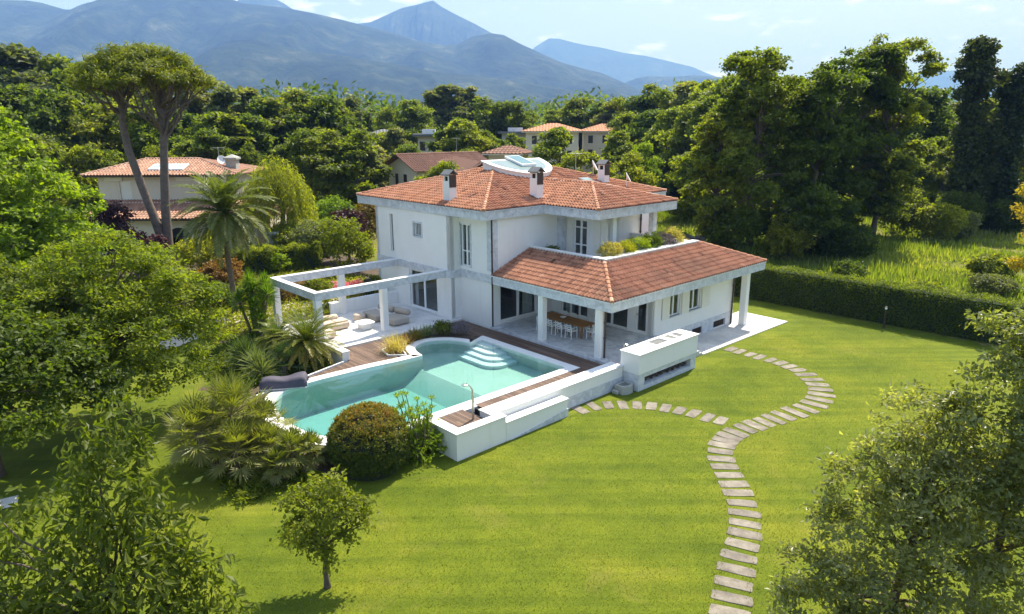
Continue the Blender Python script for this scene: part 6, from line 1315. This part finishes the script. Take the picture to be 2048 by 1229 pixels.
hills('mountains', 11800, 1500, [(980,190),(1040,140),(1070,108),(1098,92),(1118,93),(1160,103),(1200,109),(1240,118),(1290,125),(1340,136),(1380,145),(1410,157),(1450,170),(1560,190),(1700,178),(1800,160),(1860,155),(1900,153),(1950,155),(2000,162),(2050,165),(2200,170),(2500,200)], 4, .05)
hills('foothills', 6600, 1500, [(1180,200),(1240,176),(1270,165),(1295,161),(1340,163),(1380,160),(1420,162),(1470,168),(1560,180),(1700,200),(1900,205),(2300,190)], 5, .07)
# ================================================================= HAZE, SKY, SUN, CAMERA
def mk_haze():
    m = bpy.data.materials.new('haze'); m.use_nodes = True; nt = m.node_tree; nt.nodes.clear(); o = nt.nodes.new('ShaderNodeOutputMaterial'); v = nt.nodes.new('ShaderNodeVolumePrincipled')
    v.inputs['Color'].default_value = (.22,.42,1.0,1); v.inputs['Absorption Color'].default_value = (.52,.60,1,1); v.inputs['Density'].default_value = HAZE; v.inputs['Anisotropy'].default_value = .0; nt.links.new(v.outputs[0], o.inputs['Volume']); return m
HAZE = 1.6e-4
hz_ = MB().box(-11000, 11000, -2500, 13800, -12, 1400).build('haze', mk_haze()); hz_['kind'] = 'stuff'; hz_['label'] = 'thin blue summer haze over the plain and mountains'; hz_['category'] = 'haze'
hz_.display_type = 'WIRE'
sv = np.array([AXV[0]*-.17+BXV[0]*.67, AXV[1]*-.17+BXV[1]*.67, 1.0]); sv /= np.linalg.norm(sv)
sun = bpy.data.lights.new('sun', 'SUN'); sun.energy = SUN_E = 5.0; sun.angle = R(.5); sun.color = (1, .955, .885)
so = bpy.data.objects.new('sun', sun); COL.objects.link(so); so.rotation_euler = Vector(-sv).to_track_quat('-Z', 'Y').to_euler(); so.location = (0,0,60)
w = bpy.data.worlds.new('World'); SC.world = w; w.use_nodes = True; nt = w.node_tree; bg = nt.nodes['Background']
sky = nt.nodes.new('ShaderNodeTexSky'); sky.sky_type = 'NISHITA'; sky.sun_disc = False; sky.sun_elevation = math.asin(sv[2]); sky.sun_rotation = math.atan2(sv[0], sv[1]); sky.altitude = 0; sky.air_density = 1.0; sky.dust_density = 3.0; sky.ozone_density = 1.0
tc = nt.nodes.new('ShaderNodeTexCoord'); mp = nt.nodes.new('ShaderNodeMapping'); mp.inputs['Scale'].default_value = (1,1,3.2); nt.links.new(tc.outputs['Generated'], mp.inputs[0])
nz = nt.nodes.new('ShaderNodeTexNoise'); nz.inputs['Scale'].default_value = 5.5; nz.inputs['Detail'].default_value = 7; nz.inputs['Roughness'].default_value = .62; nt.links.new(mp.outputs[0], nz.inputs['Vector'])
rp = nt.nodes.new('ShaderNodeValToRGB'); rp.color_ramp.elements[0].position = .56; rp.color_ramp.elements[0].color = (.5,.5,.5,1); rp.color_ramp.elements[1].position = .72; rp.color_ramp.elements[1].color = (.6,.6,.6,1); nt.links.new(nz.outputs[0], rp.inputs[0])
mx = nt.nodes.new('ShaderNodeMix'); mx.data_type = 'RGBA'; nt.links.new(rp.outputs[0], mx.inputs[0]); nt.links.new(sky.outputs[0], mx.inputs[6]); mx.inputs[7].default_value = (2.9,4.1,6.7,1); n2 = nt.nodes.new('ShaderNodeTexNoise'); n2.inputs['Scale'].default_value = 11; n2.inputs['Detail'].default_value = 8; n2.inputs['Roughness'].default_value = .6; nt.links.new(mp.outputs[0], n2.inputs['Vector'])
r2 = nt.nodes.new('ShaderNodeValToRGB'); r2.color_ramp.elements[0].position = .57; r2.color_ramp.elements[0].color = (0,0,0,1); r2.color_ramp.elements[1].position = .70; r2.color_ramp.elements[1].color = (.9,.9,.9,1); nt.links.new(n2.outputs[0], r2.inputs[0])
m2 = nt.nodes.new('ShaderNodeMix'); m2.data_type = 'RGBA'; nt.links.new(r2.outputs[0], m2.inputs[0]); nt.links.new(mx.outputs[2], m2.inputs[6]); m2.inputs[7].default_value = (8.5,8.8,9.2,1); nt.links.new(m2.outputs[2], bg.inputs[0])
bg.inputs[1].default_value = .112
cam = bpy.data.cameras.new('camera'); co = bpy.data.objects.new('camera', cam); COL.objects.link(co); SC.camera = co
cam.sensor_fit = 'HORIZONTAL'; cam.sensor_width = 36; cam.lens = 36*1366.6/2048; cam.clip_start = .1; cam.clip_end = 60000
p, r = .2581, .0047
fwd = Vector((0, math.cos(p), -math.sin(p))); up0 = Vector((0, math.sin(p), math.cos(p))); rt0 = Vector((1,0,0))
rt = rt0*math.cos(r)-up0*math.sin(r); up = rt0*math.sin(r)+up0*math.cos(r)
M = Matrix((rt, up, -fwd)).transposed().to_4x4(); M.translation = (0,0,11.5); co.matrix_world = M
SC.view_settings.view_transform = 'Standard'; SC.view_settings.look = 'None'; SC.view_settings.gamma = 1; SC.view_settings.exposure = .97
SC.cycles.use_denoising = True; SC.cycles.max_bounces = 8; SC.cycles.diffuse_bounces = 5; SC.cycles.glossy_bounces = 3; SC.cycles.transparent_max_bounces = 8; SC.cycles.transmission_bounces = 4; SC.cycles.volume_bounces = 0; SC.cycles.caustics_reflective = False; SC.cycles.caustics_refractive = False; SC.cycles.sample_clamp_indirect = 6
for o in list(SC.objects):
    if o.type == 'EMPTY' and not o.children and 'label' not in o: bpy.data.objects.remove(o)
for k, (nm, pr) in list(PR.items()):
    if pr.name not in used:
        for c in list(pr.children): bpy.data.objects.remove(c)
        bpy.data.objects.remove(pr)
